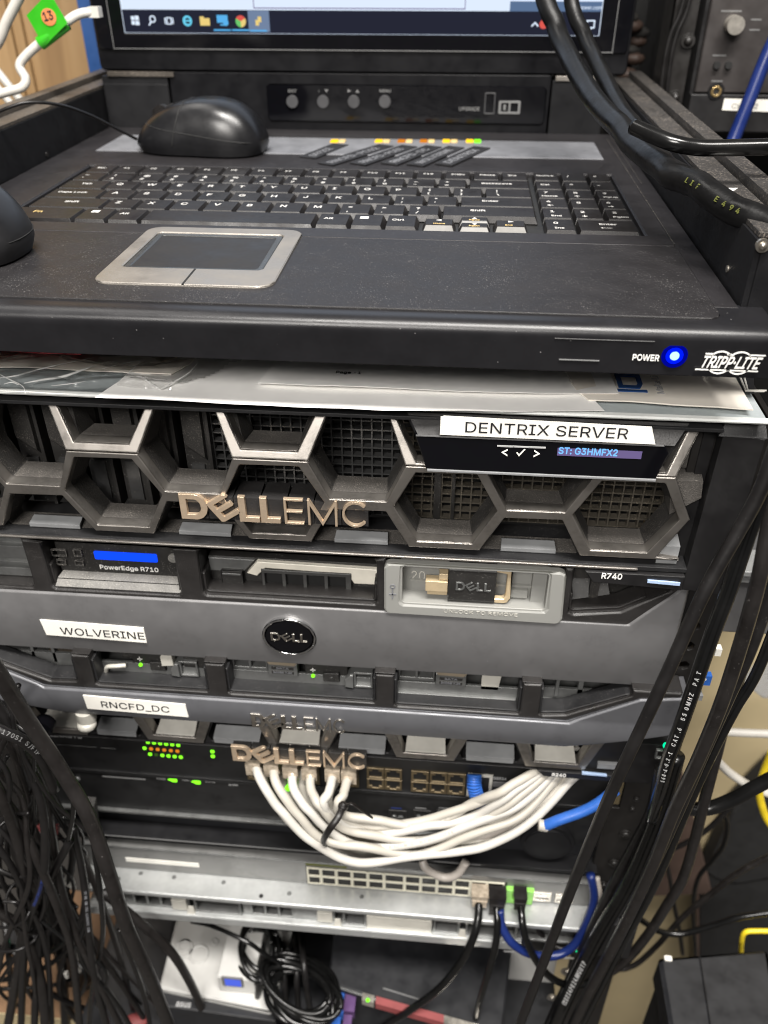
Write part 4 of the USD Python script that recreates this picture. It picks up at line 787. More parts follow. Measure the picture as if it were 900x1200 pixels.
# ------------------------------------------------------------------ clear holder with a memory stick in the fourth opening
TR = thing('stick_holder', 'frosted clear plastic tray set in the grey bezel above the band', 'plastic tray', (109, 12, -186))
out = rounded([(58.5, -186.5), (160.5, -187.5), (159, -149.5), (58.5, -149.5)], 4); inn = rr(67.5, 151, -179, -150.5, 3)
part(TR, 'rim', front(out.difference(inn), 11.2, 16, 1.2), 'frosted')
part(TR, 'tray', [front(inn, 24, 25.5), *[front(inn.buffer(.2).difference(inn.buffer(-1.2)), 12.5, 24.5, .3)]], 'frosted')
p = at(482, 679, Y=23.6); part(TR, 'embossing', tfront('20', 6.2, p[0], p[2], 23.7, False, width=8), 'pad_light')
p = at(520, 717, Y=11); part(TR, 'embossing', tfront('UNLOCK TO REMOVE', 2.3, p[0], p[2]-.5, 10.95, False, width=42), 'pad_light')
p = at(460, 694, Y=11); part(TR, 'embossing', [front(Point(p[0], p[2]+4).buffer(1.6).difference(Point(p[0], p[2]+4).buffer(1.0)), 10.9, 11.4), front(sbox(p[0]-.4, p[2]-5, p[0]+.4, p[2]+3), 10.9, 11.4), front(sbox(p[0]-2, p[2]-2, p[0]+2, p[2]-1.2), 10.9, 11.4)], 'panel_grey')
part(TR, 'rib', [bx(73, 150, 22, 24, -170.0, -168.6), bx(128, 140, 20, 24, -176, -171), bx(142, 150, 19, 24, -178, -152)], 'frosted')
ST = thing('memory_stick', 'black memory stick with gold connector and loop inside the clear tray', 'memory stick', (108, 16, -170))
c0, c1 = at(527, 659, Y=14), at(579, 704, Y=14)
xa, xb, zb_, zt_ = c0[0]-.5, c1[0]+.5, c1[2]-4.5, c0[2]-1.5
part(ST, 'body', hull([(x, y, z) for x in (xa+.4, xb-.4) for (y, z) in ((22, zb_), (16.5, zb_-.6), (14, zb_+4), (13.2, (zb_+zt_)/2), (14, zt_-4), (16.5, zt_), (22, zt_))]), 'carrier_dark', 20)
part(ST, 'lettering', dell(xa+4.5, (zb_+zt_)/2-3.0, 20, 6.0, 12.95, .5), 'bay_metal')
part(ST, 'connector', [bx(xa-12.5, xa, 14, 20, zb_+9, zb_+16)], 'connector_gold'); part(ST, 'connector', [bx(xa-11.5, xa, 16.5, 20, zb_+4.6, zb_+8.5), bx(xa-5, xa, 15, 20, zb_+17, zb_+21)], 'connector_gold')
lp = rr(xb-3, xb+8.6, zb_+1.4, zt_-1, 4).difference(rr(xb-4, xb+5.6, zb_+5, zt_-5, 2.5)); part(ST, 'loop', front(lp, 15, 18.5, .9), 'connector_gold')

# ================================================================== lower server: slim grey bezel with drive slots
V4 = thing('slim_grey_server', 'slim grey server with small ghosted letters and RNCFD_DC label', 'server', (0, 20, -283))
ZT, ZB = -235.6, -283.0; Y4 = 5.0
slots = [rounded([(-240, ZT+8), (-137.5, ZT+8), (-137.5, -254.5), (-156, -255.3), (-196, -237), (-240, -235)], 2.5), rr(-126, -52.5, -256, ZT+6, 2.5), rr(-40, 53.5, -256, ZT+6, 2.5), rr(65, 142.5, -257.5, ZT+6, 2.5), rounded([(154, -257.5), (170, -255.5), (207, -236), (207, ZT+8), (154, ZT+8)], 2.5)]
fr = Polygon([(-236, ZT+5), (-236, -240), (-196, -241), (-158, -259.5), (171, -260.5), (212, -238), (236, -238), (236, ZT+5)]).difference(unary_union(slots))
part(V4, 'slot_frame', front(fr, Y4+1, Y4+16, 1.2), 'server_frame')
lp = unary_union(slots).buffer(0.2).difference(unary_union(slots).buffer(-1.5))
part(V4, 'slot_lip', front(lp.intersection(sbox(-250, -262, 250, -236)), Y4+3, Y4+14, 0.5), 'bezel_dark')
bnd = rounded_in([(-243, -262), (-236, -236), (-199, -238.5), (-161, -259.2), (172, -260.2), (212, -236.5), (240, -233), (240, -262), (232, -266), (196, -275), (172, ZB), (-150, ZB), (-180, -276)], 3)
part(V4, 'band', bowed(bnd, Y4-0.5, Y4+18, -258, ZB, 2.0, 1.4), 'server_blue_grey', 35)
name_label(V4, ((97, 815), (217, 826), (221, 840.5), (102.5, 830.5)), Y4-2.9, 'RNCFD_DC', (119.5, 828.5), (199, 835), 5.4)
maker(V4, -26, 35.2, -281.0, -268.6, Y4-3.2, 0.7, 9, 'nickel', bk=False)  # ghost image of the letters below, shaped as raised metal letters
part(V4, 'backing', bx(-238, 236, 44, 48, -262, -222), 'well_black')
part(V4, 'chassis_lip', [bx(-138, -52, 16, 44, -257.4, -254.8), bx(-40, 54, 16, 44, -257.4, -254.8), bx(65, 143, 16, 44, -258.4, -255.8), bx(153, 206, 17, 44, -258.4, -255.8)], 'bay_metal')
part(V4, 'chassis_lip', [bx(-126, 53, 18, 20, -255, -246.5), bx(65, 143, 18, 20, -256, -247.5), bx(-200, -138, 20, 22, -256, -244), bx(154, 205, 20, 22, -256, -247)], 'bay_metal')
def carrier(x0, x1, kind):
    c = part(V4, 'drive_carrier', front(sbox(x0, -246.5, x1, -226).difference(unary_union([sbox(x0+1.6+i*11, -243.6, x0+10.6+i*11, -230) for i in range(2)])) if kind == 'L' else sbox(x0, -247, x1, -226), 18.4, 40, .4), 'bay_metal' if kind == 'L' else 'carrier_dark'); return c
for x0 in (-39, 66.5):
    c = carrier(x0, x0+23, 'L')
    hb = part(c, 'handle', [front(Polygon([(x0+21.5, -231.5), (x0+25, -237), (x0+41, -237.4), (x0+45, -231.5)]), 14.5, 20, .4)], 'handle_bronze')
    tb = part(c, 'label_block', [front(Polygon([(x0+23.5, -236.8), (x0+42.5, -237), (x0+42.5, -247.5), (x0+23.5, -247)]), 16, 22, .6)], 'bay_metal'); part(tb, 'sticker', [bx(x0+26, x0+40, 15.7, 16.2, -241.8, -239.4), bx(x0+26, x0+40, 15.7, 16.2, -245.4, -243.0)], 'carrier_dark')
    part(tb, 'lettering', [tfront('SATA', 1.6, x0+29, -241.3, 15.5, True, .15, 8), tfront('500GB 7.2K', 1.4, x0+27, -244.9, 15.5, True, .15, 12)], 'panel_grey')
for (px, py) in ((165, 778.5), (367, 791.5)):
    p = at(px, py, Y=18); c = carrier(p[0]-5, p[0]+22, 'D'); part(c, 'status_led', ball((p[0], 17.6, p[2]), 1.25), 'led_green', True); part(c, 'status_mark', [bx(p[0]-1.6, p[0]+1.6, 18.0, 18.5, p[2]+4.2, p[2]+4.8), bx(p[0]-.3, p[0]+.3, 18.0, 18.5, p[2]+2.9, p[2]+6.1)], 'print_white')
    part(c, 'release_button', [front(rr(p[0]+6.5, p[0]+17, p[2]-3.6, p[2]+4.5, 1), 16.4, 20, .6), cyl((p[0]+12, 16.2, p[2]-.4), 1.6, .8)], 'carrier_dark')
    part(c, 'end_handle', [front(Polygon([(p[0]+20.5, p[2]-5), (p[0]+20.5, p[2]+1), (p[0]+24, p[2]+5.6), (p[0]+26, p[2]+5.6), (p[0]+26, p[2]-6)]), 14.5, 22, .4)], 'bay_metal'); part(c, 'vent_frame', [front(sbox(p[0]+26, p[2]-6.5, p[0]+38, p[2]+7).difference(sbox(p[0]+27.5, p[2]-4.4, p[0]+36.6, p[2]+5)), 16, 22, .4)], 'bay_metal')
part(V4, 'drive_carrier', [bx(-112, -80, 22, 40, -246, -226), bx(-70, -54, 18, 40, -247, -226)], 'carrier_dark')
part(V4, 'handle', [front(Polygon([(-84, -237), (-80.5, -231), (-76, -231), (-76, -244), (-84, -245)]), 15, 20, .4)], 'bay_light')
part(V4, 'handle', tube([(-123, 17, -255), (-120, 15, -248.5), (-113, 14.5, -246.6), (-108, 16, -247)], 1.5), 'bay_light', True)
part(V4, 'grey_clip', [hull([(118.5, 18, -250), (129, 18, -250), (118.5, 18, -232), (131, 18, -232), (118.5, 24, -250), (129, 24, -250)])], 'bay_light')
for q_ in ((164, 166, 18, 22, -252, -236), (178, 181, 20, 24, -252, -236), (-172, -170, 20, 24, -250, -235), (-158, -156, 20, 24, -252, -235)): part(V4, 'grey_clip', bx(*q_), 'bay_metal')
p = at(300, 803.5, Y=17.9); part(V4, 'lip_hole', cyl((p[0], 17.8, p[2]), 1.5, .6), 'well_black')

# ================================================================== thin server: bronze trapezoids and large letters
V2 = thing('thin_bronze_server', 'thin server with bronze trapezoids, large bronze letters and R240 tag', 'server', (0, 24, -325))
Y2 = 17.0; ZT, ZB = -281, -320.2
body = sbox(-226, ZB, 226, ZT); cs = (-168, -86, 0, 85.5, 171.5); cuts = []
for c in cs: cuts.append(Polygon([(c-33, ZT+2), (c-19.5, -318.6), (c+19.5, -318.6), (c+33, ZT+2)]))
gaps = []
for a, b in zip(cs[:-1], cs[1:]): gaps.append(Polygon([(a+33+1, ZT+2), (a+23, -313), (a+25, -317.5), (b-25, -317.5), (b-23, -313), (b-33-1, ZT+2)]))
part(V2, 'bezel', front(body.difference(unary_union(cuts + gaps)), Y2+2, Y2+12, .5), 'bezel_smooth')
for c in cs:
    o = cuts[cs.index(c)]; inn = Polygon([(c-25.5, ZT+4), (c-14.5, -313), (c+14.5, -313), (c+25.5, ZT+4)])
    f = o.difference(inn).intersection(sbox(-230, ZB, 230, ZT))
    part(V2, 'bronze_frame', front(f, Y2-.5, Y2+8, .6), 'hex_bronze')
    part(V2, 'sill', hull([(c-13.5, Y2+.5, -312.8), (c+13.5, Y2+.5, -312.8), (c-12.5, Y2+19, -308.5), (c+12.5, Y2+19, -308.5), (c-13, Y2+19, -314), (c+13, Y2+19, -314)]), 'pad_light')
for a, b in zip(cs[:-1], cs[1:]):
    part(V2, 'sill', hull([(a+27, Y2-.2, -312), (b-27, Y2-.2, -312), (a+27, Y2+10, -309.5), (b-27, Y2+10, -309.5), (a+27.5, Y2-.2, -317), (b-27.5, Y2-.2, -317)]), 'pad_grey')
part(V2, 'sill', hull([(199, Y2, -311), (216, Y2, -311), (199, Y2+10, -309), (216, Y2+10, -309), (199, Y2, -316), (216, Y2, -316)]), 'pad_grey')
part(V2, 'bezel_backing', bx(-226, 226, 44, 47, ZB, ZT), 'well_black')
part(V2, 'bezel_rim', bx(-226, 226, Y2-.2, Y2+26, ZB-.9, ZB), 'bezel_smooth')
maker(V2, -45.2, 46.5, -326.0, -311.0, 10.0, 2.0, 30, 'letter_bronze', back='carrier_dark')
tg = part(V2, 'model_tag', front(Polygon([(160, -319.5), (226, -319.5), (226, -325.6), (165, -325.0)]), 14.6, 20, .4), 'bezel_smooth')
c0 = at(646.5, 909.5, Y=14.4); part(tg, 'lettering', tfront('R240', 3.0, c0[0], c0[2], 14.3, True, width=9.2), 'print_white')
c0, c1 = at(682, 906, Y=14), at(711, 909, Y=14); part(V2, 'light_bar', hull([(c0[0], 13.6, c0[2]+.4), (c1[0], 13.6, c1[2]+.9), (c0[0], 13.6, c0[2]-1.2), (c1[0], 13.6, c1[2]-.7), (c0[0], 16, c0[2]), (c1[0], 16, c1[2])]), 'lightbar')
part(V2, 'ear', hull([(220, 10, -281), (240, 10, -281), (240, 30, -281), (220, 30, -281), (215, 10, -319), (238, 10, -319), (238, 30, -322), (215, 30, -322)]), 'bezel_smooth')
part(V2, 'ear_foot', hull([(213, 12, -319.5), (232, 12, -319.5), (210, 24, -319.5), (232, 24, -319.5), (216, 16, -326), (230, 16, -326)]), 'bay_metal')
p = at(100, 835, Y=8); part(V2, 'lock_knob', [cyl((p[0], 8, p[2]-2), 6.2, 9, 'z'), ball((p[0], 6, p[2]-9), 6.4, sz=.7)], 'bay_light', 40)
p = at(50, 853, Y=3); part(V2, 'lock', [cyl((p[0], 5, p[2]), 7.0, 8), cyl((p[0], 0.5, p[2]), 4.2, 2)], 'bezel_gloss', 40)

# ================================================================== black port switch under the thin server
Y5 = 26.0
W5 = thing('port_switch', 'black network switch with a block of green lights and jacks for white cables', 'network switch', (0, 40, -370))
part(W5, 'case', [bx(-216, 216, Y5, 330, -369.5, -327)], 'switch_black'); part(W5, 'face_rim', [bx(-216, 216, Y5-1.5, Y5, -369.5, -366.5)], 'switch_black')
p = at(62, 864, Y=Y5); q = at(107, 866, Y=Y5); part(W5, 'lettering', tfront('LINKSYS', 3.2, p[0]-2, q[2], Y5-.3, True, width=24), 'print_grey')
p = at(66, 872, Y=Y5); part(W5, 'lettering', [bx(p[0], p[0]+30, Y5-.3, Y5+.1, p[2]-.4, p[2]), bx(p[0]+33, p[0]+44, Y5-.3, Y5+.1, p[2]-.6, p[2]-.1)], 'print_dim')
for r_ in range(3):
    for c_ in range(6):
        a, b, c = at(173.5+(2.5 if r_ == 2 else -4 if r_ == 1 else 0), 869.5+r_*7, Y=Y5), at(209+(3 if r_ == 2 else -1 if r_ == 1 else 0), 873+r_*7, Y=Y5), None
        p = a+(b-a)*c_/5; m = 'led_green' if r_ != 1 or c_ == 0 else 'led_orange'
        if r_ == 2 and c_ == 1: m = 'led_dim'
        part(W5, 'status_light', front(rr(p[0]-1.3, p[0]+1.3, p[2]-1.3, p[2]+1.3, .8), Y5-.8, Y5+.2, .3), m)
for px, py in ((249, 880.5), (249.5, 886)):
    p = at(px, py, Y=Y5); part(W5, 'status_light', front(rr(p[0]-1.4, p[0]+1.4, p[2]-1.4, p[2]+1.4, .8), Y5-.8, Y5+.2, .3), 'led_green')
def jack(par, x, z, w, h, y, m, tabs=True, flip=False):
    hole = unary_union([sbox(x-w*.36, z-h*.36, x+w*.36, z+h*.18), sbox(x-w*.18, z+h*.1, x+w*.18, z+h*.36)])
    if flip: hole = affinity.rotate(hole, 180, origin=(x, z))
    j = part(par, 'jack', front(sbox(x-w/2, z-h/2, x+w/2, z+h/2).difference(hole), y-1.2, y+.6, .3), m); part(j, 'socket', front(sbox(x-w*.4, z-h*.4, x+w*.4, z+h*.4), y-.2, y-.1), 'well_black')
    return j
JW = 12.9
xs = [at(293+i*0, 890, Y=Y5)[0] + JW*i for i in range(6)]
j0 = at(434, 897, Y=Y5); j1 = at(545, 906, Y=Y5); jp = [at(px, 900, Y=Y5)[0] for px in (299, 320, 342, 364, 391, 410, 440, 461, 492.5, 514.5, 536)]
for i, x in enumerate(jp):
    for r_ in range(2):
        jack(W5, x, -347.5 - r_*11.6, 12.4, 11.2, Y5, 'port_gold', flip=bool(r_))
        if i > 5: part(W5, 'port_number', bx(x-1.3, x+1.3, Y5-.4, Y5, -366.2, -364.8), 'print_dim')
x = at(563, 905, Y=Y5)[0]; j = part(W5, 'jack', front(sbox(x-8.5, -366, x+9, -341).difference(sbox(x-6, -363, x+6.5, -344)), Y5-1, Y5+.5, .4), 'pad_light')
p = at(578, 913, Y=Y5); part(W5, 'lettering', tfront('GS524', 2.6, p[0], p[2], Y5-.3, True, width=9), 'print_grey')
q = at(604, 916, Y=Y5); part(W5, 'info_plate', [bx(p[0], p[0]+28, Y5-.5, Y5, p[2]-7.5, p[2]-2.5), bx(p[0]+5, p[0]+20, Y5-.6, Y5, p[2]-12, p[2]-10.5)], 'print_dim')

# ================================================================== flat firewall box with two green lights
Y6 = 26.0
W6 = thing('firewall_box', 'black flat box with green power lights and small dark sockets at right', 'firewall', (0, 40, -413))
part(W6, 'case', [bx(-216, 216, Y6, 330, -413.5, -371)], 'switch_black'); part(W6, 'edge_strip', [bx(-216, 120, Y6-3.0, Y6, -413.5, -411.3)], 'bay_metal')
for px, py, s, w in ((188, 911, 'POWER', 6.6), (218, 912.5, 'RESET', 6.2), (245, 914.5, 'STATUS', 7.2), (272, 918, 'ALARM', 7.0)):
    p = at(px-4, py+2, Y=Y6); part(W6, 'lettering', tfront(s, 1.9, p[0], p[2], Y6-.3, True, .2, w), 'print_grey')
for px, py in ((204, 913.5), (231.5, 916)):
    p = at(px, py, Y=Y6); part(W6, 'status_light', [front(rr(p[0]-1.9, p[0]+2.2, p[2]-2.3, p[2]+2.3, .9), Y6-.9, Y6+.2, .4), front(Polygon([(p[0]-4.6, p[2]), (p[0]-1.5, p[2]-1.7), (p[0]-1.5, p[2]+1.7)]), Y6-.7, Y6+.2)], 'led_green')
p = at(337, 925.5, Y=Y6-12); part(W6, 'status_light', front(rr(p[0]-2, p[0]+2, p[2]-1.8, p[2]+1.8, .8), Y6-12, Y6, .3), 'led_green')
p, q = at(120, 909, Y=Y6), at(171, 914, Y=Y6); part(W6, 'slot', bx(p[0], q[0], Y6-.5, Y6, p[2]-1.0, p[2]), 'print_dim')
p = at(91, 912, Y=Y6); part(W6, 'bolt', ball((p[0], Y6-.5, p[2]), 2.3, sy=.6), 'bay_metal', True)
for px in (466, 494.5, 522):
    p = at(px, 954, Y=Y6); jk = part(W6, 'jack', front(sbox(p[0]-6.5, p[2]-5, p[0]+6.5, p[2]+5).difference(sbox(p[0]-4.8, p[2]-3.5, p[0]+4.8, p[2]+3.5)), Y6-.8, Y6+.2, .3), 'carrier_dark'); part(jk, 'contact', [bx(p[0]-4, p[0]-1, Y6-.7, Y6+.1, p[2]-3, p[2]-1.5), bx(p[0]+.5, p[0]+4, Y6-.7, Y6+.1, p[2]-3.4, p[2]-2.0)], 'bay_metal')
    part(W6, 'port_number', bx(p[0]-5, p[0]+3, Y6-.4, Y6, p[2]+6.3, p[2]+7.3), 'cable_navy' if px == 466 else 'print_dim')
# ================================================================== dark drawer with stepped front and a round cap
Y7 = 24.0
W7 = thing('stepped_rack_unit', 'black stepped rack unit with a round cap, above the steel units', 'rack unit', (0, 40, -456))
part(W7, 'case', [bx(-216, 216, Y7+8, 330, -452, -415)], 'dark_panel')
part(W7, 'ledge', [bx(-188, 216, Y7-6, Y7+8, -436.5, -434), bx(-188, 216, Y7+1, Y7+8, -452, -443), hull([(-186, Y7-4, -440), (216, Y7-4, -440), (-186, Y7+8, -436.5), (216, Y7+8, -436.5), (-186, Y7+8, -447), (216, Y7+8, -447)])], 'chassis_black')
part(W7, 'ledge_trim', bx(-160, 130, Y7-6.5, Y7-5.5, -435.8, -435.1), 'print_dim')
p = at(641, 988, Y=Y7); part(W7, 'cap', [cyl((p[0], Y7+3, p[2]+2), 19.5, 10, 'y', 40), cyl((p[0], Y7-2.5, p[2]+2), 16.5, 2, 'y', 40)], 'chassis_black', 30)
p = at(100, 943, Y=15); part(W7, 'clip', [hull([(p[0]-6, 14, p[2]), (p[0]+7, 14, p[2]), (p[0]-6, 20, p[2]+3), (p[0]+7, 20, p[2]+3), (p[0]-4, 20, p[2]-30), (p[0]+3, 20, p[2]-30), (p[0]-4, 14, p[2]-28), (p[0]+3, 14, p[2]-28)])], 'hex_inside')

# ================================================================== grey switch with a pale row of jacks
Y8 = 19.0
W8 = thing('grey_switch', 'grey network switch with a long pale row of jacks near the bottom', 'network switch', (0, 40, -480))
part(W8, 'case', bx(-180, 216, Y8, 330, -479.5, -450), 'switch_grey'); part(W8, 'case_rim', bx(-180, 216, Y8-.8, Y8, -451.6, -450), 'bay_metal')
p, q = at(147, 1005, Y=Y8), at(234, 1017, Y=Y8); part(W8, 'sticker', bx(p[0], q[0], Y8-.4, Y8, p[2]-4.6, p[2]+.4), 'label_white')
p = at(121, 1003, Y=Y8); part(W8, 'status_light', bx(p[0]-3, p[0]+2, Y8-.5, Y8, p[2]-1, p[2]+1), 'print_yellow')
def rowx(px): return at(px, 1020+(px-360)*0.09, Y=Y8)[0]
gr = [360, 376, 394, 412.5, 431, 450, 474, 493, 512, 532, 551, 570, 590]
for i in range(12):
    xa, xb = rowx(gr[i])+.6, rowx(gr[i+1])-.4
    for r_ in range(2):
        za = -457.4-r_*10.6; part(W8, 'jack', front(sbox(xa-.9, za-10.6, xb+.9, za+.2).difference(sbox(xa+.7, za-9.6, xb-.7, za-1.2)), Y8-1.2, Y8+.2, .3), 'port_white')
part(W8, 'jack_recess', bx(rowx(360)-1, rowx(592)+1, Y8-.3, Y8-.1, -479.2, -457), 'well_black')
p, q = at(358, 1012, Y=Y8), at(397, 1016, Y=Y8); part(W8, 'port_strip', bx(p[0], q[0]+6, Y8-.5, Y8, p[2]-1.4, p[2]+.9), 'print_yellow')
for px in (636, 662):
    x = rowx(px); j = part(W8, 'module_socket', front(sbox(x-7, -477, x+7, -466).difference(sbox(x-5, -475, x+5, -472)), Y8-1.2, Y8+.3, .4), 'nickel'); part(j, 'latch', bx(x-3, x+3, Y8-1.6, Y8, -470, -467.6), 'chrome')
x = rowx(609); part(W8, 'green_jack', [front(sbox(x-10.5, -479, x+10.5, -461.5).difference(sbox(x-5, -474, x+5, -465)), Y8-3.5, Y8+.3, .6)], 'plug_green')
# ================================================================== steel one-unit box with dark bays
W9 = thing('steel_unit', 'bare steel rack unit with screw-dimpled top lip and dark drive bays', 'server', (0, 40, -545))
part(W9, 'lid', [bx(-181, 216, 0.8, 330, -483, -480.2), bx(-181, 216, 0.2, 2, -484.6, -480.6)], 'sheet_steel')
for px, py in ((121, 1022.5), (139, 1030), (165, 1023.5), (204, 1028), (262, 1034), (339, 1047), (424, 1051), (653, 1079), (306, 1050)):
    p = at(px, py, Z=-480); part(W9, 'dimple', cyl((p[0], p[1], -480.0), 1.7, .5, 'z', 14), 'bay_metal' if px not in (121, 306) else 'well_black', 30)
part(W9, 'face', bx(-178, 214, 10, 330, -516, -484), 'carrier_dark')
bays = [(-150, -97, 'v'), (-93, -55, 'b'), (-54, 20, 'v'), (26, 45, 'b'), (45, 96, 'p'), (97, 118, 'b'), (122, 152, 'b'), (160, 212, 'b')]
for a, b, k in bays:
    if k == 'v':
        c = part(W9, 'drive_bay', front(sbox(a, -508, b, -487).difference(unary_union([sbox(a+8+i*11, -504.5, a+17+i*11, -492) for i in range(3)])), 4.5, 9.6, .5), 'bay_metal'); part(c, 'handle', [bx(b-14, b-2, 2.5, 5, -505, -492)], 'bay_light')
    elif k == 'b': part(W9, 'drive_bay', front(sbox(a, -508, b, -487).difference(sbox(a+2, -505, b-2, -491)), 3, 9.6, .4), 'bay_metal')
    else: part(W9, 'blank_panel', front(sbox(a, -508, b, -490), 2, 9.6, .4), 'bay_light')
part(W9, 'mesh_strip', [bx(x, x+1.6, 6, 9, -487, -484.8) for x in np.arange(-150, 200, 3.4)], 'bay_metal')
part(W9, 'bottom_flange', [bx(-181, 166, 0, 12, -509.5, -507), hull([(-181, -.5, -508), (166, -.5, -508), (-181, .8, -507), (166, .8, -507), (-181, 1.2, -517), (166, 1.2, -517), (-181, 0, -517), (166, 0, -517)])], 'sheet_steel')
for x in (-96, 22, 120): part(W9, 'flange_peg', hull([(x-3, 1, -507), (x+3, 1, -507), (x-2, 3, -499), (x+2, 3, -499), (x-3, 6, -507), (x+3, 6, -507)]), 'bay_light')
e = part(W9, 'ear', bx(166, 252, 8, 14, -530, -484), 'switch_black'); p = at(592, 1112, Y=8); part(e, 'lettering', [tfront('R410', 2.6, p[0]-2, p[2]+2, 7.7, True, width=9), bx(p[0]-1, p[0]+8, 7.6, 8, p[2]-4, p[2]-2)], 'print_grey')
p = at(680, 1113, Y=8); part(e, 'status_light', bx(p[0]-3, p[0]+2.5, 7, 8.2, p[2]-2.6, p[2]+2.6), 'led_teal'); part(e, 'socket', [bx(p[0]-14, p[0]+2, 7.2, 8.2, p[2]-14, p[2]-12.5)], 'bay_light')
# ================================================================== things on the shelf at the bottom
def quad_top(pts, Z): return Polygon([tuple(at(px, py, Z=Z)[:2]) for px, py in pts])
t = thing('shelf', 'dark shelf under the steel unit carrying white and black boxes', 'shelf', (0, 100, -662))
part(t, 'board', bx(-212, 212, -30, 330, -665, -660), 'dark_panel'); part(t, 'back_panel', bx(-212, 212, 330, 334, -665, -530), 'felt_black')
t = thing('white_router', 'white flat router with round dimples on its lid and a black base', 'router', (-60, 60, -660))
zt = -612; pl = quad_top([(207, 1076), (345, 1090), (318, 1186), (186, 1158)], zt)
part(t, 'lid', top(pl.buffer(-3).buffer(3), zt, zt-6, 1.5), 'plastic_white', label='white lid with raised round marks')
for px, py, r in ((215, 1112, 9), (233, 1118, 9), (252, 1104, 3.5), (216, 1108, 6)):
    p = at(px, py, Z=zt); part(t, 'dimple', top(Point(p[0], p[1]).buffer(r).difference(Point(p[0], p[1]).buffer(r-2.2)), zt+.8, zt-1, .5), 'plastic_white')
part(t, 'base', top(quad_top([(203, 1078), (345, 1090), (322, 1196), (184, 1176)], zt-6).buffer(1), zt-6.2, -660, 1), 'dark_panel')
p = at(207, 1184, Y=at(203, 1184, Z=zt-14)[1]); part(t, 'lettering', ttop('asus', 5, p[0], p[1], zt-5.9, True, .2, 13), 'print_grey')
t = thing('white_meter', 'small white box with a blue lit display in front of the coiled cord', 'power adapter', (-30, 20, -660))
c0, c1 = at(255, 1143, Z=-588), at(297, 1150, Z=-588); yf = (c0[1]+c1[1])/2
part(t, 'case', [hull([(x, y, z) for x in (c0[0], c1[0]) for y, z in ((yf, -590), (yf+1.5, -588), (yf+48, -588), (yf+48, -611), (yf, -611))])], 'plastic_white')
q0, q1 = at(259, 1144.5, Y=yf-.4), at(286, 1157, Y=yf-.4); part(t, 'display_frame', front(rr(q0[0], q1[0], q1[2], q0[2], 1), yf-.8, yf+.2, .4), 'print_dim')
q0, q1 = at(263, 1147, Y=yf-.8), at(283, 1156, Y=yf-.8); part(t, 'display', bx(q0[0], q1[0], yf-1.2, yf-.5, q1[2], q0[2]), 'lcd_small')
t = thing('black_box', 'large black flat box right of the coiled cord, a red strip along its front', 'device', (70, 60, -660))
zt = -598; pl = quad_top([(392, 1086), (600, 1108), (588, 1216), (524, 1198), (384, 1152)], zt); part(t, 'case', top(pl, zt, -655, 1.5), 'dark_panel')
a, b = at(449, 1158, Z=zt+.3), at(494, 1172, Z=zt+.3); part(t, 'groove', tube([a, b], .7, 6, False), 'print_dim')
e0, e1 = at(384, 1152, Z=zt), at(530, 1200, Z=zt); part(t, 'edge_strip', tube([e0+[0, -.5, 0], e1+[0, -.5, 0]], 1.3, 6, False), 'bay_metal')
for s0, s1, m in ((440, 520, 'cloth_pink'), (424, 438, 'knob_silver'), (520, 562, 'knob_silver')):
    a, b = at(s0, 1176+(s0-440)*.28, Z=-596), at(s1, 1176+(s1-440)*.28, Z=-596); part(t, 'front_strip', hull([a, b, a+[0, 6, 0], b+[0, 6, 0], a-[0, 0, 8], b-[0, 0, 8]]), m)
p = at(431, 1172, Z=-595); part(t, 'status_light', ball(p, 1.6), 'led_green', True)
for (px, py, m, nm, lb) in ((397, 1178, 'cable_blue', 'blue_plug', 'blue video plug beside the coiled black cord'), (410, 1176, 'plug_purple', 'purple_plug', 'small purple plug next to the blue video plug')):
    p = at(px, py, Z=-612); t = thing(nm, lb, 'plug', tuple(p)); part(t, 'shell', hull([(p[0]+x, p[1]+y, p[2]+z) for x in (-5, 5) for y in (-9, 9) for z in (-6, 6)]), m); part(t, 'grip', hull([(p[0]+x, p[1]-16+y, p[2]+z) for x in (-3.5, 3.5) for y in (-5, 5) for z in (-4.5, 4.5)]), m)
t = thing('grey_tower', 'pale grey metal box standing behind the lower right cables', 'computer case', (185, 100, -662))
part(t, 'case', [bx(166, 210, 50, 330, -662, -536)], 'plastic_white'); part(t, 'side_trim', bx(163, 166, 46, 330, -662, -536), 'bay_metal'); part(t, 'slot', [bx(176, 178, 49.5, 50, -610, -585)], 'well_black')
# ================================================================== behind, at the lower right
t = thing('brown_board', 'dark brown wooden board behind the rack post at the lower right', 'board', (275, 180, -700))
cs_ = [at(px, py, Y=180) for px, py in ((745, 900), (800, 905), (835, 1048), (740, 1052))]; part(t, 'board', front(Polygon([(q[0], q[2]) for q in cs_]), 180, 200, 1.5), 'brown_wood')
t = thing('cardboard_box', 'brown cardboard box at the right edge behind the hanging black cables', 'box', (330, 250, -500))
q0, q1 = at(835, 815, Y=220), at(905, 880, Y=220); part(t, 'front', bx(q0[0], q0[0]+190, 220, 224, q0[2]-90, q0[2]), 'cardboard')
part(t, 'lid', [hull([(q0[0]-4, 216, q0[2]), (q0[0]+194, 216, q0[2]), (q0[0]-4, 300, q0[2]+2), (q0[0]+194, 300, q0[2]+2), (q0[0]-4, 216, q0[2]+3), (q0[0]+194, 216, q0[2]+3), (q0[0]-4, 300, q0[2]+5), (q0[0]+194, 300, q0[2]+5)]), bx(q0[0]-4, q0[0]+194, 216, 219, q0[2]-16, q0[2])], 'cardboard'); part(t, 'back', bx(q0[0], q0[0]+190, 296, 300, q0[2]-90, q0[2]), 'cardboard')
q = at(890, 800, Y=210); t = thing('white_jug', 'white plastic container resting on the cardboard box at the right edge', 'container', (q[0], 240, q[2]-30))
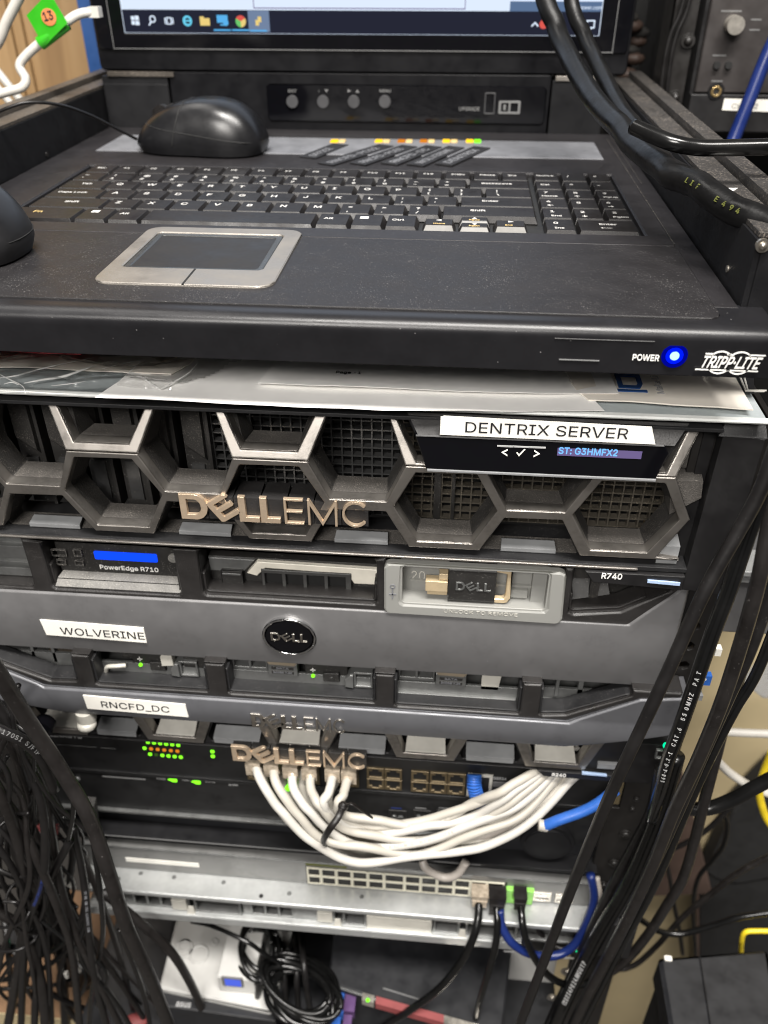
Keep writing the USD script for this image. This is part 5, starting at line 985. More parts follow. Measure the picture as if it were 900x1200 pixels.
part(t, 'body', [hull([(q[0]+x, 240+y, q[2]+z) for x, y, z in ((-14, -25, -4), (-6, -25, 24), (70, -25, 34), (70, -25, -26), (10, -25, -24), (-14, 25, -4), (-6, 25, 24), (70, 25, 34), (70, 25, -26), (10, 25, -24))])], 'plastic_white')
part(t, 'cap', cyl((q[0]+30, 240, q[2]+33), 10, 14, 'z'), 'plastic_white', 40)
t = thing('dark_cabinet', 'black cabinet at the right edge behind the yellow cable', 'cabinet', (400, 240, -1190))
pl = [at(px, py, Y=190) for px, py in ((858, 950), (905, 900), (960, 1000), (905, 1250), (818, 1250), (818, 1040))]; part(t, 'door', front(Polygon([(q[0], q[2]) for q in pl]), 188, 208, 2), 'felt_black'); part(t, 'edge_strip', front(Polygon([(q[0], q[2]) for q in (at(816, 1040, Y=184), at(819, 1040, Y=184), at(819, 1200, Y=184), at(816, 1200, Y=184))]), 182, 190), 'brown_wood')
q = [at(px, py, Z=-560) for px, py in ((772, 1122), (900, 1112), (930, 1290), (800, 1290))]
t = thing('black_power_unit', 'black ribbed box with a lit top edge in the bottom right corner', 'power unit', (330, 0, -700))
part(t, 'lid', top(Polygon([tuple(v[:2]) for v in q]).buffer(-3).buffer(3), -560, -590, 3), 'dark_panel'); part(t, 'case', top(Polygon([tuple(v[:2]) for v in q]).buffer(-4), -591, -1200, 1), 'dark_panel')
for i in range(1):
    a, b = at(820+i*34, 1121-i*3, Z=-559.6), at(846+i*36, 1290, Z=-559.6); part(t, 'rib', tube([a, b], .8, 6, False), 'chassis_black')
p = at(783, 1123, Z=-559); part(t, 'mark', top(rr(p[0]-3, p[0]+3, p[1]-2, p[1]+2, 1), -558.5, -560), 'label_white')
# ================================================================== behind, at the top
t = thing('wood_cabinet', 'oak coloured wooden cabinet side behind the rack at the upper left', 'cabinet', (-330, 610, -300))
q0 = at(108, 0, Y=600); part(t, 'panel', bx(-700, q0[0]+6, 600, 620, -400, 420), 'wood_panel')
for px in (22, 8):
    a = at(px, 20, Y=598); part(t, 'moulding', bx(a[0]-3, a[0]+3, 594, 601, -400, 420), 'wood_panel')
q0 = at(113, 40, Y=500); t = thing('blue_upright', 'narrow blue metal upright behind the left edge of the screen', 'upright', (q0[0], 500, -300)); part(t, 'bar', bx(q0[0]-13, q0[0]+10, 500, 508, -400, 400), 'frame_blue')
q0, q1 = at(775, 110, Y=440), at(801, 125, Y=440); t = thing('rear_rack_post', 'black upright with screws between the screen and the dark unit with a silver knob', 'rack post', (q0[0], 440, -200))
part(t, 'post', [bx(q0[0]-1, q1[0]-2, 440, 445, -300, 400), bx(q0[0]-1, q0[0]+1, 436, 480, -300, 400)], 'post_black')
for px, py in ((806, 48), (791, 114)):
    p = at(px, py, Y=439); part(t, 'screw', [cyl((p[0], 438.6, p[2]), 5.6, 2), ball((p[0], 437.5, p[2]), 3.4)], 'post_black', 40)
t = thing('audio_unit', 'dark unit with a silver round knob and gold socket at the upper right', 'amplifier', (330, 460, -10))
q0, q1 = at(812, 108, Y=440), at(900, 155, Y=440)
part(t, 'case', [bx(q1[0]-60-10, 620, 444, 700, q1[2]-2, 300)], 'bezel_smooth')
A_ = part(t, 'face', front(sbox(q0[0]+1, q0[2], 640, 300), 438, 444, .8), 'amp_face'); part(t, 'lower_face', front(sbox(q0[0]-2, q1[2], 640, q0[2]-1), 437, 444, .8), 'bezel_smooth')
p = at(859, 28.5, Y=436); part(t, 'knob', [cyl((p[0], 432, p[2]), 6.6, 12, 'y', 36)], 'knob_silver', 40)
for px in (839.5, 853): p = at(px, 76, Y=438); part(t, 'button', cyl((p[0], 436.5, p[2]), 2.7, 4), 'well_black', 40)
p = at(839, 107, Y=437); part(t, 'socket_ring', front(Point(p[0], p[2]).buffer(4.6).difference(Point(p[0], p[2]).buffer(2.4)), 435.4, 437.6, .6), 'gold'); part(t, 'socket_hole', front(Point(p[0], p[2]).buffer(2.5), 436.4, 437), 'well_black'); part(t, 'socket_nut', front(Point(p[0], p[2]).buffer(6.6).difference(Point(p[0], p[2]).buffer(4.5)), 436.2, 437.6, .4), 'chassis_black')
for px, py, w in ((843, 66, 11), (840, 96, 9), (857, 14, 16), (886, 24, 8), (884, 36, 8)):
    p = at(px, py, Y=437.6); part(t, 'faint_mark', bx(p[0]-w/2, p[0]+w/2, 437.7, 438, p[2], p[2]+1.1), 'print_dim')
c = [at(px, py, Y=436.6) for px, py in ((846, 129), (849, 115.5), (925, 117.5), (925, 132))]; lb = part(t, 'name_label', front(Polygon([(q[0], q[2]) for q in c]), 436.4, 436.9), 'label_white'); p = at(857, 127, Y=436.3); part(lb, 'lettering', tfront('CH 1_2', 3.6, p[0], p[2], 436.2, False, .2, 21), 'print_dim')
q = at(746, 55, Y=620); t = thing('loose_parts', 'pale blurred odds and ends behind the right edge of the screen', 'parts', (q[0], 620, q[2]-40))
for k in range(9):
    u = RNG.uniform(-1, 1, 3); part(t, 'piece', ball((q[0]+u[0]*11, 620+u[1]*12, q[2]-6+k*7-25), 7+3*abs(u[2]), 1.2, 1, .7, 1), 'brown_wood' if k % 2 else 'hex_inside', True)

# ================================================================== cables
def cable(name, label, pts, hw, m, group=None, kind='cable', n=8, sides=10, wob=0.0, flat=1.0, extra=None):
    P_ = [at(a[0], a[1], Y=a[2]) for a in pts]
    if name == 'hanging_cable' and P_[0][2] > -190: P_ = [P_[0]+np.array([70, 60, 420]), P_[0]+np.array([22, 14, 140])] + P_      # on up out of the picture
    mid = P_[len(P_)//2]
    r = hw*depth_of(mid)/CF
    b = tuple(P_[-1]); t_ = thing(name, label, kind, b, group)
    part(t_, 'jacket', tube(P_, r, sides, n=n, wob=wob, flat=flat), m, True)
    return t_, P_, r
def print_on(t_, P_, r, s, u0, m='print_white', gap=1.25, size=1.1, flip=False):
    """Lettering printed along a cable, each letter lying on the side that faces the viewer."""
    c = spline(P_, 30); L = np.r_[0, np.cumsum(np.linalg.norm(np.diff(c, axis=0), axis=1))]; pos = u0*L[-1] if u0 < 1 else u0; ms = []
    for ch in s:
        if ch != ' ':
            k = min(np.searchsorted(L, pos), len(c)-2); o = c[k]; tg_ = (c[k+1]-c[k]); tg_ /= np.linalg.norm(tg_)
            vw = CC-o; vw -= tg_*(vw @ tg_); vw /= np.linalg.norm(vw); up = np.cross(vw, tg_)
            q = meshkit.text_mesh(ch, size*r, 0.12*r, True); v = q.vertices; v[:, 0] -= v[:, 0].mean(); v[:, 1] -= size*r/2
            d = -v[:, 1]**2/(2*r); ms.append(trimesh.Trimesh(o + (r*0.99)*vw + np.outer(v[:, 0], tg_) + np.outer(v[:, 1], up) + np.outer(v[:, 2]*.5 + d, vw), q.faces, process=False))
        pos += gap*size*r*(.9 if ch not in 'il.,-: ' else .55)
    part(t_, 'printing', ms, m)
# thick video cable crossing in front of the screen
t_, P_, r_ = cable('video_cable', 'thick black cable hanging in front of the screen down to the right corner', [(632, -30, 330), (644, 10, 320), (658, 52, 300), (688, 105, 240), (730, 155, 170), (775, 195, 110), (815, 217, 80), (855, 242, 60), (900, 262, 45), (960, 290, 30)], 15, 'video_rubber', sides=16, wob=2.0)
print_on(t_, P_, r_, 'LIFE  E494', 0.80, 'print_yellow', 1.9, 0.36)
t_, P_, r_ = cable('video_cable', 'second thick black cable twisted beside the first one over the screen', [(664, -30, 322), (676, 20, 310), (692, 62, 286), (716, 108, 235), (742, 150, 185), (772, 182, 140), (812, 214, 105), (850, 240, 85), (905, 274, 65), (960, 300, 50)], 11, 'video_rubber', sides=16, wob=2.0)
cable('branch_cable', 'thick black cable running level to the right above the tray rail', [(742, 148, 120), (764, 158, 112), (790, 168, 105), (820, 173, 105), (860, 173, 105), (960, 170, 105)], 9.5, 'rubber_glossy', sides=14)
cable('flat_blue_cable', 'dark blue flat cable slanting down in front of the unit with the silver knob', [(925, 10, 400), (900, 62, 395), (880, 112, 390), (860, 162, 385), (852, 184, 380)], 8, 'cable_navy', sides=8)
for i, (off, yy) in enumerate(((0, 430), (7, 432))):
    cable('thin_black_cable', ('left' if i == 0 else 'right') + ' one of two thin black cables along the rear post beside the screen', [(806+off, -20, yy), (797+off, 15, yy), (786+off, 40, yy), (779+off, 70, yy), (774+off, 110, yy)], 2.6, 'rubber_black')
# white cables at the upper left
t_, P_, r_ = cable('white_cable', 'white cable with the green tag, plugged in behind the screen', [(-30, 118, 330), (8, 108, 332), (26, 102, 334), (30, 92, 336), (23, 78, 338), (30, 66, 340), (50, 48, 342), (75, 28, 345), (92, 17, 350), (110, 14, 356)], 5.2, 'cable_white')
part(t_, 'plug', [bx(P_[-1][0]-3, P_[-1][0]+5, 352, 360, P_[-1][2]-3.5, P_[-1][2]+3.5)], 'cable_white')
Y_ = 338; c = [at(px, py, Y=Y_) for px, py in ((31, 18), (50, -2), (62, -2), (79, 27), (52, 54), (48, 48))]
g = part(t_, 'green_tag', front(Polygon([(q[0], q[2]) for q in c]), Y_, Y_+.6), 'green_tag'); a, b = at(47, 51, Y=Y_+3), at(78, 27, Y=Y_+7); part(g, 'tag_wrap', tube([a, b], r_*1.45, 14, False), 'green_tag', True)
q = at(57, 20, Y=Y_-.5); part(g, 'tag_mark', front(Point(q[0], q[2]).buffer(5.6), Y_-.6, Y_), 'orange_print'); part(g, 'tag_digits', tfront('13', 5.5, q[0]-3.5, q[2]-2.6, Y_-.9, True, .3, 7.5, .2), 'print_black')
cable('white_cable', 'white cable curving up out of the top left corner', [(36, -30, 350), (22, -2, 350), (8, 25, 350), (-4, 52, 350), (-30, 80, 350)], 6, 'cable_white')
for i, (a, b) in enumerate((((-22, 60), (34, 130)), ((-24, 78), (22, 132)))):
    cable('white_cable', ('upper' if i == 0 else 'lower') + ' of two straight white cables crossing behind the left rail', [(a[0], a[1], 400), ((a[0]+b[0])/2, (a[1]+b[1])/2, 398), (b[0], b[1], 396)], 4.6, 'cable_white')
cable('mouse_cord', 'thin black mouse cord arching over the left rail', [(-20, 140, 225), (10, 126, 225), (35, 120, 230), (70, 123, 245), (105, 135, 270), (135, 150, 290), (160, 163, 305)], 1.9, 'rubber_black')
# hanging black cables at the right
R_ = 'black cables hanging down the right side of the rack'
HG = [
 ('nearest flat black cable crossing the grey bezel corner at the right', [(930, 470, -40), (893, 570, -45), (862, 628, -48), (835, 675, -52), (812, 722, -56), (786, 780, -60), (757, 842, -64), (727, 905, -66), (702, 962, -66), (668, 1045, -62), (640, 1120, -56), (604, 1215, -50)], 8.0, 'rubber_black', None),
 ('black cable printed CAT.6 550MHZ hanging right of the grey bezels', [(915, 520, -30), (890, 590, -33), (872, 640, -36), (855, 690, -40), (834, 745, -44), (815, 800, -46), (797, 852, -48), (783, 890, -46), (774, 925, -40), (764, 960, -30)], 9.2, 'rubber_glossy', 'CAT.6'),
 ('wide black cable right of the printed one, down to the bottom', [(940, 520, -50), (906, 600, -55), (889, 680, -60), (868, 755, -62), (845, 825, -62), (818, 890, -60), (790, 950, -56), (762, 1020, -52), (724, 1100, -48), (690, 1165, -46), (666, 1215, -44)], 8.4, 'rubber_matte', None),
 ('black cable that bends outward near the white container', [(960, 560, -20), (925, 640, -24), (900, 705, -28), (878, 765, -30), (852, 822, -32), (826, 880, -34), (800, 940, -36), (768, 1010, -38), (722, 1100, -38), (680, 1180, -38), (662, 1220, -38)], 7, 'rubber_black', None),
 ('outermost glossy black cable passing in front of the white container', [(950, 640, -10), (915, 720, -14), (886, 790, -16), (862, 830, -18), (836, 880, -20), (806, 945, -22), (770, 1030, -24), (728, 1110, -26), (690, 1185, -28), (672, 1220, -28)], 6, 'rubber_glossy', None),
 ('black cable lying between the rack post and the wide cable', [(774, 900, 0), (764, 948, 0), (746, 985, -2), (722, 1030, -4), (700, 1075, -6), (676, 1130, -8), (650, 1185, -10), (634, 1220, -10)], 6, 'rubber_black', None),
 ('glossy black cable beside the lower post screws with grey printing', [(792, 885, -8), (778, 935, -10), (757, 990, -12), (735, 1040, -14), (705, 1090, -16), (676, 1145, -18), (655, 1190, -20), (644, 1220, -20)], 9, 'rubber_glossy', 'FINE'),
 ('thin black cable hanging alone in front of the tan wall', [(935, 560, 0), (898, 690, 6), (858, 818, 10), (848, 850, 12), (838, 890, 14), (825, 940, 16), (814, 985, 18), (800, 1030, 18), (782, 1060, 18), (757, 1098, 18), (728, 1130, 16), (690, 1152, 14)], 6.5, 'rubber_matte', None)]
for lb, pts, hw, m, s in HG:
    t_, P_, r_ = cable('hanging_cable', lb, pts, hw, m, None, sides=12)
    if s == 'CAT.6': print_on(t_, P_[::-1], r_, '568-A-0.2-1  CAT.6  550MHZ  PAT', 58.0, 'print_grey', 1.8, 0.54)
    if s == 'FINE': print_on(t_, P_[::-1], r_, 'E1S23 4PR 24AWG UTP', 0.2, 'print_grey', 1.15, 0.6)
cable('thick_black_cable', 'thick black cable reaching to the right edge above the tan wall', [(800, 946, 20), (815, 948, 20), (835, 946, 20), (862, 935, 20), (895, 917, 20), (950, 890, 20)], 8.5, 'rubber_glossy', sides=12)
t_ = cable('thin_black_cable', 'thin black cable slanting up right across the brown board', [(776, 998, 120), (795, 992, 120), (825, 975, 120), (850, 952, 120), (872, 930, 120)], 3.2, 'rubber_black')
cable('thin_black_cable', 'thin black cable dropping from the brown board down the tan wall', [(777, 998, 130), (784, 1025, 130), (790, 1060, 130), (796, 1090, 130), (800, 1118, 130)], 2.6, 'rubber_black')
cable('thin_black_cable', 'glossy thin black cable waving toward the right edge above the corner box', [(742, 1070, 60), (757, 1082, 60), (775, 1092, 60), (800, 1094, 60), (838, 1084, 60), (870, 1074, 60), (930, 1066, 60)], 3.6, 'rubber_glossy')
cable('thin_black_cable', 'slack black cable sagging low between the rack post and the corner box', [(700, 1120, 80), (722, 1135, 80), (745, 1130, 80), (770, 1108, 80), (800, 1075, 80), (830, 1050, 80), (870, 1020, 80), (930, 990, 80)], 3.4, 'rubber_matte')
cable('thin_black_cable', 'thin black cable hanging from the thick one down behind the brown board edge', [(842, 940, 140), (852, 965, 140), (848, 990, 140), (835, 1008, 140), (818, 1030, 140), (812, 1065, 140), (815, 1118, 140)], 2.8, 'rubber_glossy')
cable('thin_black_cable', 'black cable loop lying on the dark cabinet at the right', [(825, 1018, 190), (840, 1028, 190), (860, 1033, 190), (885, 1030, 190), (930, 1020, 190)], 3, 'rubber_glossy')
cable('white_cable', 'white cable crossing in front of the cardboard box at right', [(838, 862, 110), (850, 858, 110), (875, 859, 110), (900, 860, 110), (950, 862, 110)], 5, 'cable_white')
cable('white_cable', 'white cable curving down below the cardboard box at right', [(826, 866, 100), (836, 885, 100), (852, 903, 100), (872, 917, 100), (895, 928, 100), (940, 940, 100)], 5, 'cable_white')
cable('yellow_cable', 'yellow cable rising at the right edge past the cardboard box', [(905, 880, 90), (895, 905, 90), (890, 925, 90), (893, 945, 90), (902, 965, 90), (930, 1000, 90)], 4.5, 'cable_yellow')
cable('yellow_cable', 'yellow cable bending over above the corner box', [(868, 1125, 60), (869, 1105, 60), (873, 1093, 60), (888, 1091, 60), (930, 1092, 60)], 3, 'cable_yellow')
# blue tags and white bits among the hanging cables
for px, py, w, h, m, lb, nm in ((828, 798, 5, 7, 'cable_blue', 'small blue tag between the hanging cables beside the grey bezel', 'blue_tag'), (842, 765, 3.2, 5, 'label_white', 'small white clip between the hanging cables above the blue tag', 'white_clip'), (818, 818, 5, 4, 'pad_grey', 'pale grey clip under the blue tag', 'grey_clip')):
    p = at(px, py, Y=-10); tt = thing(nm, lb, 'tag', tuple(p)); q = part(tt, 'tag', hull([(p[0]+x, -10+y, p[2]+z) for x in (-w/2, w/2) for y in (0, 4) for z in (-h/2, h/2)]), m)
    if nm == 'blue_tag': part(q, 'lettering', tfront('10', 3, p[0]-1.8, p[2]-1.5, -10.4, True, .3, 3.6, 1.1), 'print_white')
p = at(781, 860, Y=6); tt = thing('status_plate', 'small white plate with a teal light beside the thin server', 'indicator', tuple(p)); part(tt, 'plate', bx(p[0]-3.5, p[0]+4, 6, 9, p[2]-1, p[2]+5), 'label_white'); q = at(781, 874, Y=6); part(tt, 'light', ball((q[0], 6, q[2]), 2.2), 'led_teal', True); part(tt, 'socket', front(rr(q[0]-5, q[0]+1, q[2]-13, q[2]-5, .6).difference(rr(q[0]-4, q[0], q[2]-12, q[2]-6, .4)), 6, 8), 'bay_metal')
# the rack ear of another unit behind the cables
p, q = at(880, 672, Y=40), at(900, 684, Y=40); tt = thing('steel_chassis', 'bare steel side of a chassis seen between the hanging cables at the right edge', 'chassis', (p[0], 40, -200)); part(tt, 'side', bx(253, 330, 42, 300, -212, p[2]-5), 'server_grey'); part(tt, 'bracket', [bx(253, 330, 38, 60, p[2]-1, p[2]+2.5), bx(253, 330, 40, 60, p[2]-7, p[2]-3)], 'sheet_steel')

# white cables plugged into the black switch, tied into a bundle
WG = 'white network cables tied in a bundle'
st = [(299, 893), (320, 895), (342, 897), (364, 899), (391, 901), (410, 903)]
mid = [[(306, 915), (330, 950), (365, 985)], [(325, 920), (350, 955), (378, 983)], [(345, 925), (362, 950), (390, 976)], [(365, 925), (375, 945), (398, 968)], [(388, 922), (378, 942), (392, 958)], [(405, 925), (395, 942), (402, 955)]]
ends = [[(420, 1008), (490, 1006), (560, 990), (620, 965), (672, 912), (700, 884)], [(425, 996), (490, 996), (555, 980), (612, 955), (655, 908), (684, 878)], [(430, 988), (495, 988), (555, 970), (610, 942), (650, 905), (678, 876)], [(435, 981), (495, 980), (555, 962), (605, 935), (645, 902), (672, 876)], [(440, 973), (500, 973), (555, 955), (600, 928), (640, 900), (668, 874)], [(445, 966), (500, 965), (550, 948), (595, 922), (636, 898), (664, 872)]]
pos = ['leftmost', 'second', 'third', 'fourth', 'fifth', 'rightmost']
for i in range(6):
    ys = [19, 4, -6, -12+i*2, -14+i*3, -8+i*2, -3+i*2, 6, 23, 38]
    sw = [0, 0, 0, 0, (3, -4, 5, -3, 4, -5)[i], (-4, 5, -2, 5, -5, 3)[i], (4, -3, -5, 4, 2, -4)[i], 0, 0, 0]
    pts = [(p_[0], p_[1]+d_, y) for p_, y, d_ in zip([st[i]] + mid[i] + ends[i], ys, sw)]
    t_, P_, r_ = cable('white_patch_cable', f'{pos[i]} of six white cables plugged in under the large bronze letters', pts, 5.3, 'cable_cream' if i % 2 else 'cable_white', None, sides=12, wob=1.2+0.13*i)
    o = P_[0]; d = P_[1]-P_[0]; d /= np.linalg.norm(d)
    pg_ = part(t_, 'plug', hull([(o[0]+x, o[1]+y, o[2]+z) for x in (-5.2, 5.2) for y in (-7, 9) for z in (-5.5, 6)] ), 'plug_clear')
    part(t_, 'boot', tube([o+[0, -2, -2], o+d*9], [r_*1.5, r_*1.1], 10, False), 'plug_clear', True)
    if i in (2, 5): print_on(t_, P_, r_, 'VERIFIED TO TIA-568-C.2 CAT.5E', 0.40, 'print_faint', 1.25, 0.5)
inner = [('lower', [(306, 900), (316, 930), (350, 972), (420, 1000), (470, 1002), (540, 990), (600, 968), (662, 915), (690, 882)]), ('upper', [(352, 902), (358, 930), (382, 962), (410, 982), (480, 984), (550, 972), (606, 946), (652, 912), (680, 880)]),
 ('thin grey-cream', [(328, 902), (340, 938), (368, 975), (425, 990), (486, 988), (548, 984), (602, 962), (648, 914), (676, 880)]), ('topmost', [(398, 905), (386, 935), (392, 955), (430, 968), (490, 962), (545, 946), (592, 926), (634, 906), (660, 880)])]
for i, (w_, e) in enumerate(inner):
    t_, P_, r_ = cable('white_patch_cable', f'{w_} cable buried in the middle of the white bundle behind the six plugged ones', [(*p_, y) for p_, y in zip(e, (22, 12, 4-i*2, 0, 4, 3+i, 9, 23, 38))], 5.0, 'cable_cream' if i != 2 else 'cable_grey', None, sides=12, wob=1.7+.2*i)
tie = [at(px, py, Y=y) for px, py, y in ((402, 945, -14), (396, 958, -22), (386, 972, -26), (379, 985, -20), (382, 990, -8), (390, 978, 6), (400, 955, 6), (402, 945, -10))]
t_ = thing('cable_tie', 'black tie strap around the white cable bundle', 'cable tie', tuple(tie[3])); part(t_, 'strap', tube(tie, 2.3, 8, flat=.5), 'rubber_matte', True); part(t_, 'tail', tube([tie[0], at(412, 942, Y=-16), at(424, 950, Y=-14), at(436, 958, Y=-8)], 1.4, 8, flat=.5), 'rubber_matte', True); part(t_, 'head', ball(tie[0], 3.6, sub=1), 'rubber_matte')
cable('grey_cable', 'grey-beige cable looping below the white bundle', [(495, 1008, 10), (500, 1018, 6), (520, 1028, 4), (536, 1024, 4), (546, 1010, 6)], 5, 'cable_grey')
t_, P_, r_ = cable('blue_cable', 'bright blue cable with ribbed boot, plugged in right of the white cables', [(556, 908, 22), (556, 922, 17), (560, 936, 16), (568, 952, 17), (590, 968, 18)], 7.5, 'cable_blue', None, sides=12)
c_ = spline(P_, 6)[:13]; part(t_, 'boot', [tube([c_[i], c_[i]+(c_[i+1]-c_[i])*.55], r_*1.16, 12, False) for i in range(0, 11)], 'cable_blue', True)
t_, P_, r_ = cable('blue_cable', 'bright blue cable ending in a pale tip at the right of the bundle', [(638, 968, 2), (655, 961, 2), (680, 952, 4), (700, 942, 6), (722, 925, 10)], 6.5, 'cable_blue', None, sides=12); part(t_, 'tip', tube([P_[0]-[4, 0, -.8], P_[0]+[2, 0, 0]], r_*1.05, 10, False), 'cable_cream', True)
# cables at the grey switch
def boot(t_, px, py, w, h, m, Y=12):
    p = at(px, py, Y=Y); part(t_, 'plug', [hull([(p[0]+x*w/2, Y+y, p[2]+z*h/2) for x, z in ((-1, 1), (1, 1), (-.75, -1), (.75, -1)) for y in (-5, 6)])] + [bx(p[0]-w*.42, p[0]+w*.42, Y-5.6, Y-4.8, p[2]+h*(k*.16-.45), p[2]+h*(k*.16-.37)) for k in range(4)], m)
t_, P_, r_ = cable('black_patch_cable', 'black cable from a clear plug falling left in front of the black box', [(561, 1058, 8), (560, 1078, -2), (554, 1100, -10), (540, 1128, -14), (515, 1158, -16), (480, 1184, -18), (450, 1203, -18), (430, 1220, -18)], 4.6, 'rubber_glossy'); boot(t_, 562, 1050, 13, 13, 'plug_clear')
t_, P_, r_ = cable('black_patch_cable', 'black cable with ribbed boot falling straight down to the bottom edge', [(582, 1062, 6), (583, 1085, -4), (580, 1110, -10), (572, 1140, -14), (562, 1175, -16), (552, 1220, -16)], 4.2, 'rubber_glossy'); boot(t_, 582, 1056, 13, 22, 'rubber_matte', 10)
t_, P_, r_ = cable('black_patch_cable', 'black cable leaving the green jack and curving to the right', [(610, 1058, 8), (612, 1080, -4), (616, 1100, -10), (628, 1125, -14), (645, 1145, -14), (668, 1155, -10), (690, 1152, -4)], 4.4, 'rubber_glossy'); boot(t_, 609, 1053, 10, 14, 'rubber_matte', 10)
cable('navy_cable', 'deep blue cable sweeping down under the green jack and back up to the right', [(586, 1066, 4), (588, 1085, -2), (600, 1105, -8), (622, 1118, -10), (650, 1120, -8), (672, 1108, -4), (688, 1080, 0), (696, 1052, 4), (692, 1025, 8)], 5, 'cable_navy')
cable('grey_cable', 'grey cable looping alongside the deep blue one near the rack post', [(700, 1028, 8), (703, 1055, 4), (693, 1085, 0), (672, 1112, -2), (645, 1122, 0)], 3, 'cable_grey')
cable('thin_black_cable', 'thin black cable across the rack post above its lowest screw', [(625, 1070, 14), (632, 1092, 8), (648, 1108, 4), (668, 1112, 2), (690, 1100, 2), (705, 1070, 4)], 3.4, 'rubber_matte')
# coiled cord on the shelf
t_ = thing('coiled_cord', 'coiled black cord bundled in front of the white router and black box', 'cord', tuple(at(330, 1180, Z=-650)))
c0, c1 = at(305, 1115, Z=-590), at(352, 1160, Z=-590)
for k in range(7):
    u = RNG.uniform(-1, 1, 6); cx, cy, rx, ry, ang = (c0[0]+u[0]*4, c0[1]+u[1]*5, 15+u[2]*3, 24+u[3]*5, .4+u[4]*.2); th = np.linspace(0, 2*np.pi, 20)
    part(t_, 'loop', tube([(cx+rx*math.cos(a)*math.cos(ang)-ry*math.sin(a)*math.sin(ang), cy+rx*math.cos(a)*math.sin(ang)+ry*math.sin(a)*math.cos(ang), -596+k*2.2+3*math.sin(2*a+u[5])) for a in th], 2.0, 8, n=3), 'rubber_glossy', True)
for k in range(9):
    u = RNG.uniform(-1, 1, 6); cx, cy, rx, ry, ang = (c1[0]+u[0]*5, c1[1]+u[1]*6, 30+u[2]*5, 21+u[3]*5, -.5+u[4]*.25); th = np.linspace(0, 2*np.pi, 24)
    part(t_, 'loop', tube([(cx+rx*math.cos(a)*math.cos(ang)-ry*math.sin(a)*math.sin(ang), cy+rx*math.cos(a)*math.sin(ang)+ry*math.sin(a)*math.cos(ang), -598+k*2.3+3*math.sin(2*a+u[5])) for a in th], 2.4, 8, n=3), 'rubber_glossy', True)
for k, (x0, x1) in enumerate(((312, 302), (330, 338), (345, 352), (305, 300), (352, 368))):
    part(t_, 'strand', tube([at(x0, 1092, Y=60), at(x0+3, 1120, Y=30-6*k), at((x0+x1)/2, 1160, Y=5-4*k), at(x1, 1215, Y=-10)], 2.6, 8), 'rubber_black', True)
t_, P_, r_ = cable('power_cord', 'thick black cord slanting down in front of the white router', [(120, 1045, -10), (165, 1082, -16), (200, 1115, -18), (222, 1150, -18), (240, 1190, -18), (250, 1225, -18)], 5, 'rubber_matte')
cable('power_cord', 'thin black cord running along under the steel flange to the coil', [(225, 1080, 20), (250, 1086, 10), (290, 1104, 0), (310, 1118, 0), (330, 1130, 5)], 2.6, 'rubber_glossy')
# tangle of black cables at the lower left
LG = 'tangle of black cables at the lower left'; LB = 'black cable in the tangle hanging at the lower left'
main = [([(-20, 760), (30, 840), (70, 900), (105, 960), (130, 1030), (150, 1090), (178, 1150), (205, 1220)], 10, 'rubber_matte', 'widest black cable running diagonally down in front of the lower left tangle'),
 ([(-20, 830), (20, 850), (55, 880), (82, 920), (86, 950), (80, 985)], 5, 'rubber_glossy', 'glossy black cable arching over the top of the lower left tangle'),
 ([(-30, 905), (15, 950), (45, 1010), (70, 1070), (85, 1120), (95, 1220)], 8, 'rubber_matte', None),
 ([(-30, 850), (25, 880), (60, 930), (85, 990), (75, 1050), (45, 1120), (38, 1220)], 7, 'rubber_black', None),
 ([(-30, 960), (10, 1010), (35, 1060), (55, 1120), (62, 1220)], 6, 'rubber_black', None),
 ([(-30, 1010), (0, 1060), (10, 1120), (16, 1220)], 6, 'rubber_glossy', 'black cable with bright printing at the left edge'),
 ([(82, 985), (60, 1030), (48, 1080), (44, 1140), (40, 1220)], 7, 'rubber_black', None),
 ([(100, 1020), (100, 1060), (80, 1110), (40, 1140), (-20, 1152)], 5, 'rubber_glossy', None),
 ([(86, 970), (98, 1030), (104, 1090), (112, 1150), (130, 1220)], 7, 'rubber_black', 'black cable with pale printing running straight down the middle of the tangle'),
 ([(60, 940), (95, 1000), (120, 1060), (140, 1120), (165, 1220)], 6, 'rubber_matte', None),
 ([(110, 990), (118, 1050), (120, 1100), (108, 1160), (104, 1220)], 5, 'rubber_glossy', None),
 ([(-30, 1160), (20, 1158), (60, 1155), (95, 1140), (120, 1100)], 4, 'rubber_black', None),
 ([(20, 870), (50, 920), (62, 980), (72, 1040), (92, 1100), (120, 1160), (150, 1220)], 7, 'rubber_matte', None),
 ([(-30, 1090), (0, 1110), (40, 1122), (75, 1105), (100, 1070)], 4, 'rubber_black', None),
 ([(-20, 800), (12, 850), (35, 900), (52, 960), (50, 1030), (30, 1100), (24, 1220)], 9, 'rubber_black', None),
 ([(98, 1080), (120, 1120), (150, 1165), (185, 1220)], 5, 'rubber_matte', None),
 ([(-30, 890), (0, 930), (22, 990), (30, 1050), (22, 1130), (6, 1220)], 10, 'rubber_matte', None),
 ([(40, 1150), (70, 1170), (110, 1185), (150, 1190), (200, 1205)], 5, 'rubber_black', None),
 ([(140, 1090), (160, 1140), (172, 1180), (178, 1220)], 4.5, 'rubber_black', None),
 ([(30, 1000), (58, 1060), (72, 1130), (78, 1220)], 9, 'rubber_black', None), ([(-20, 1060), (26, 1090), (48, 1150), (54, 1220)], 9, 'rubber_matte', None)]
rt = np.random.default_rng(5)
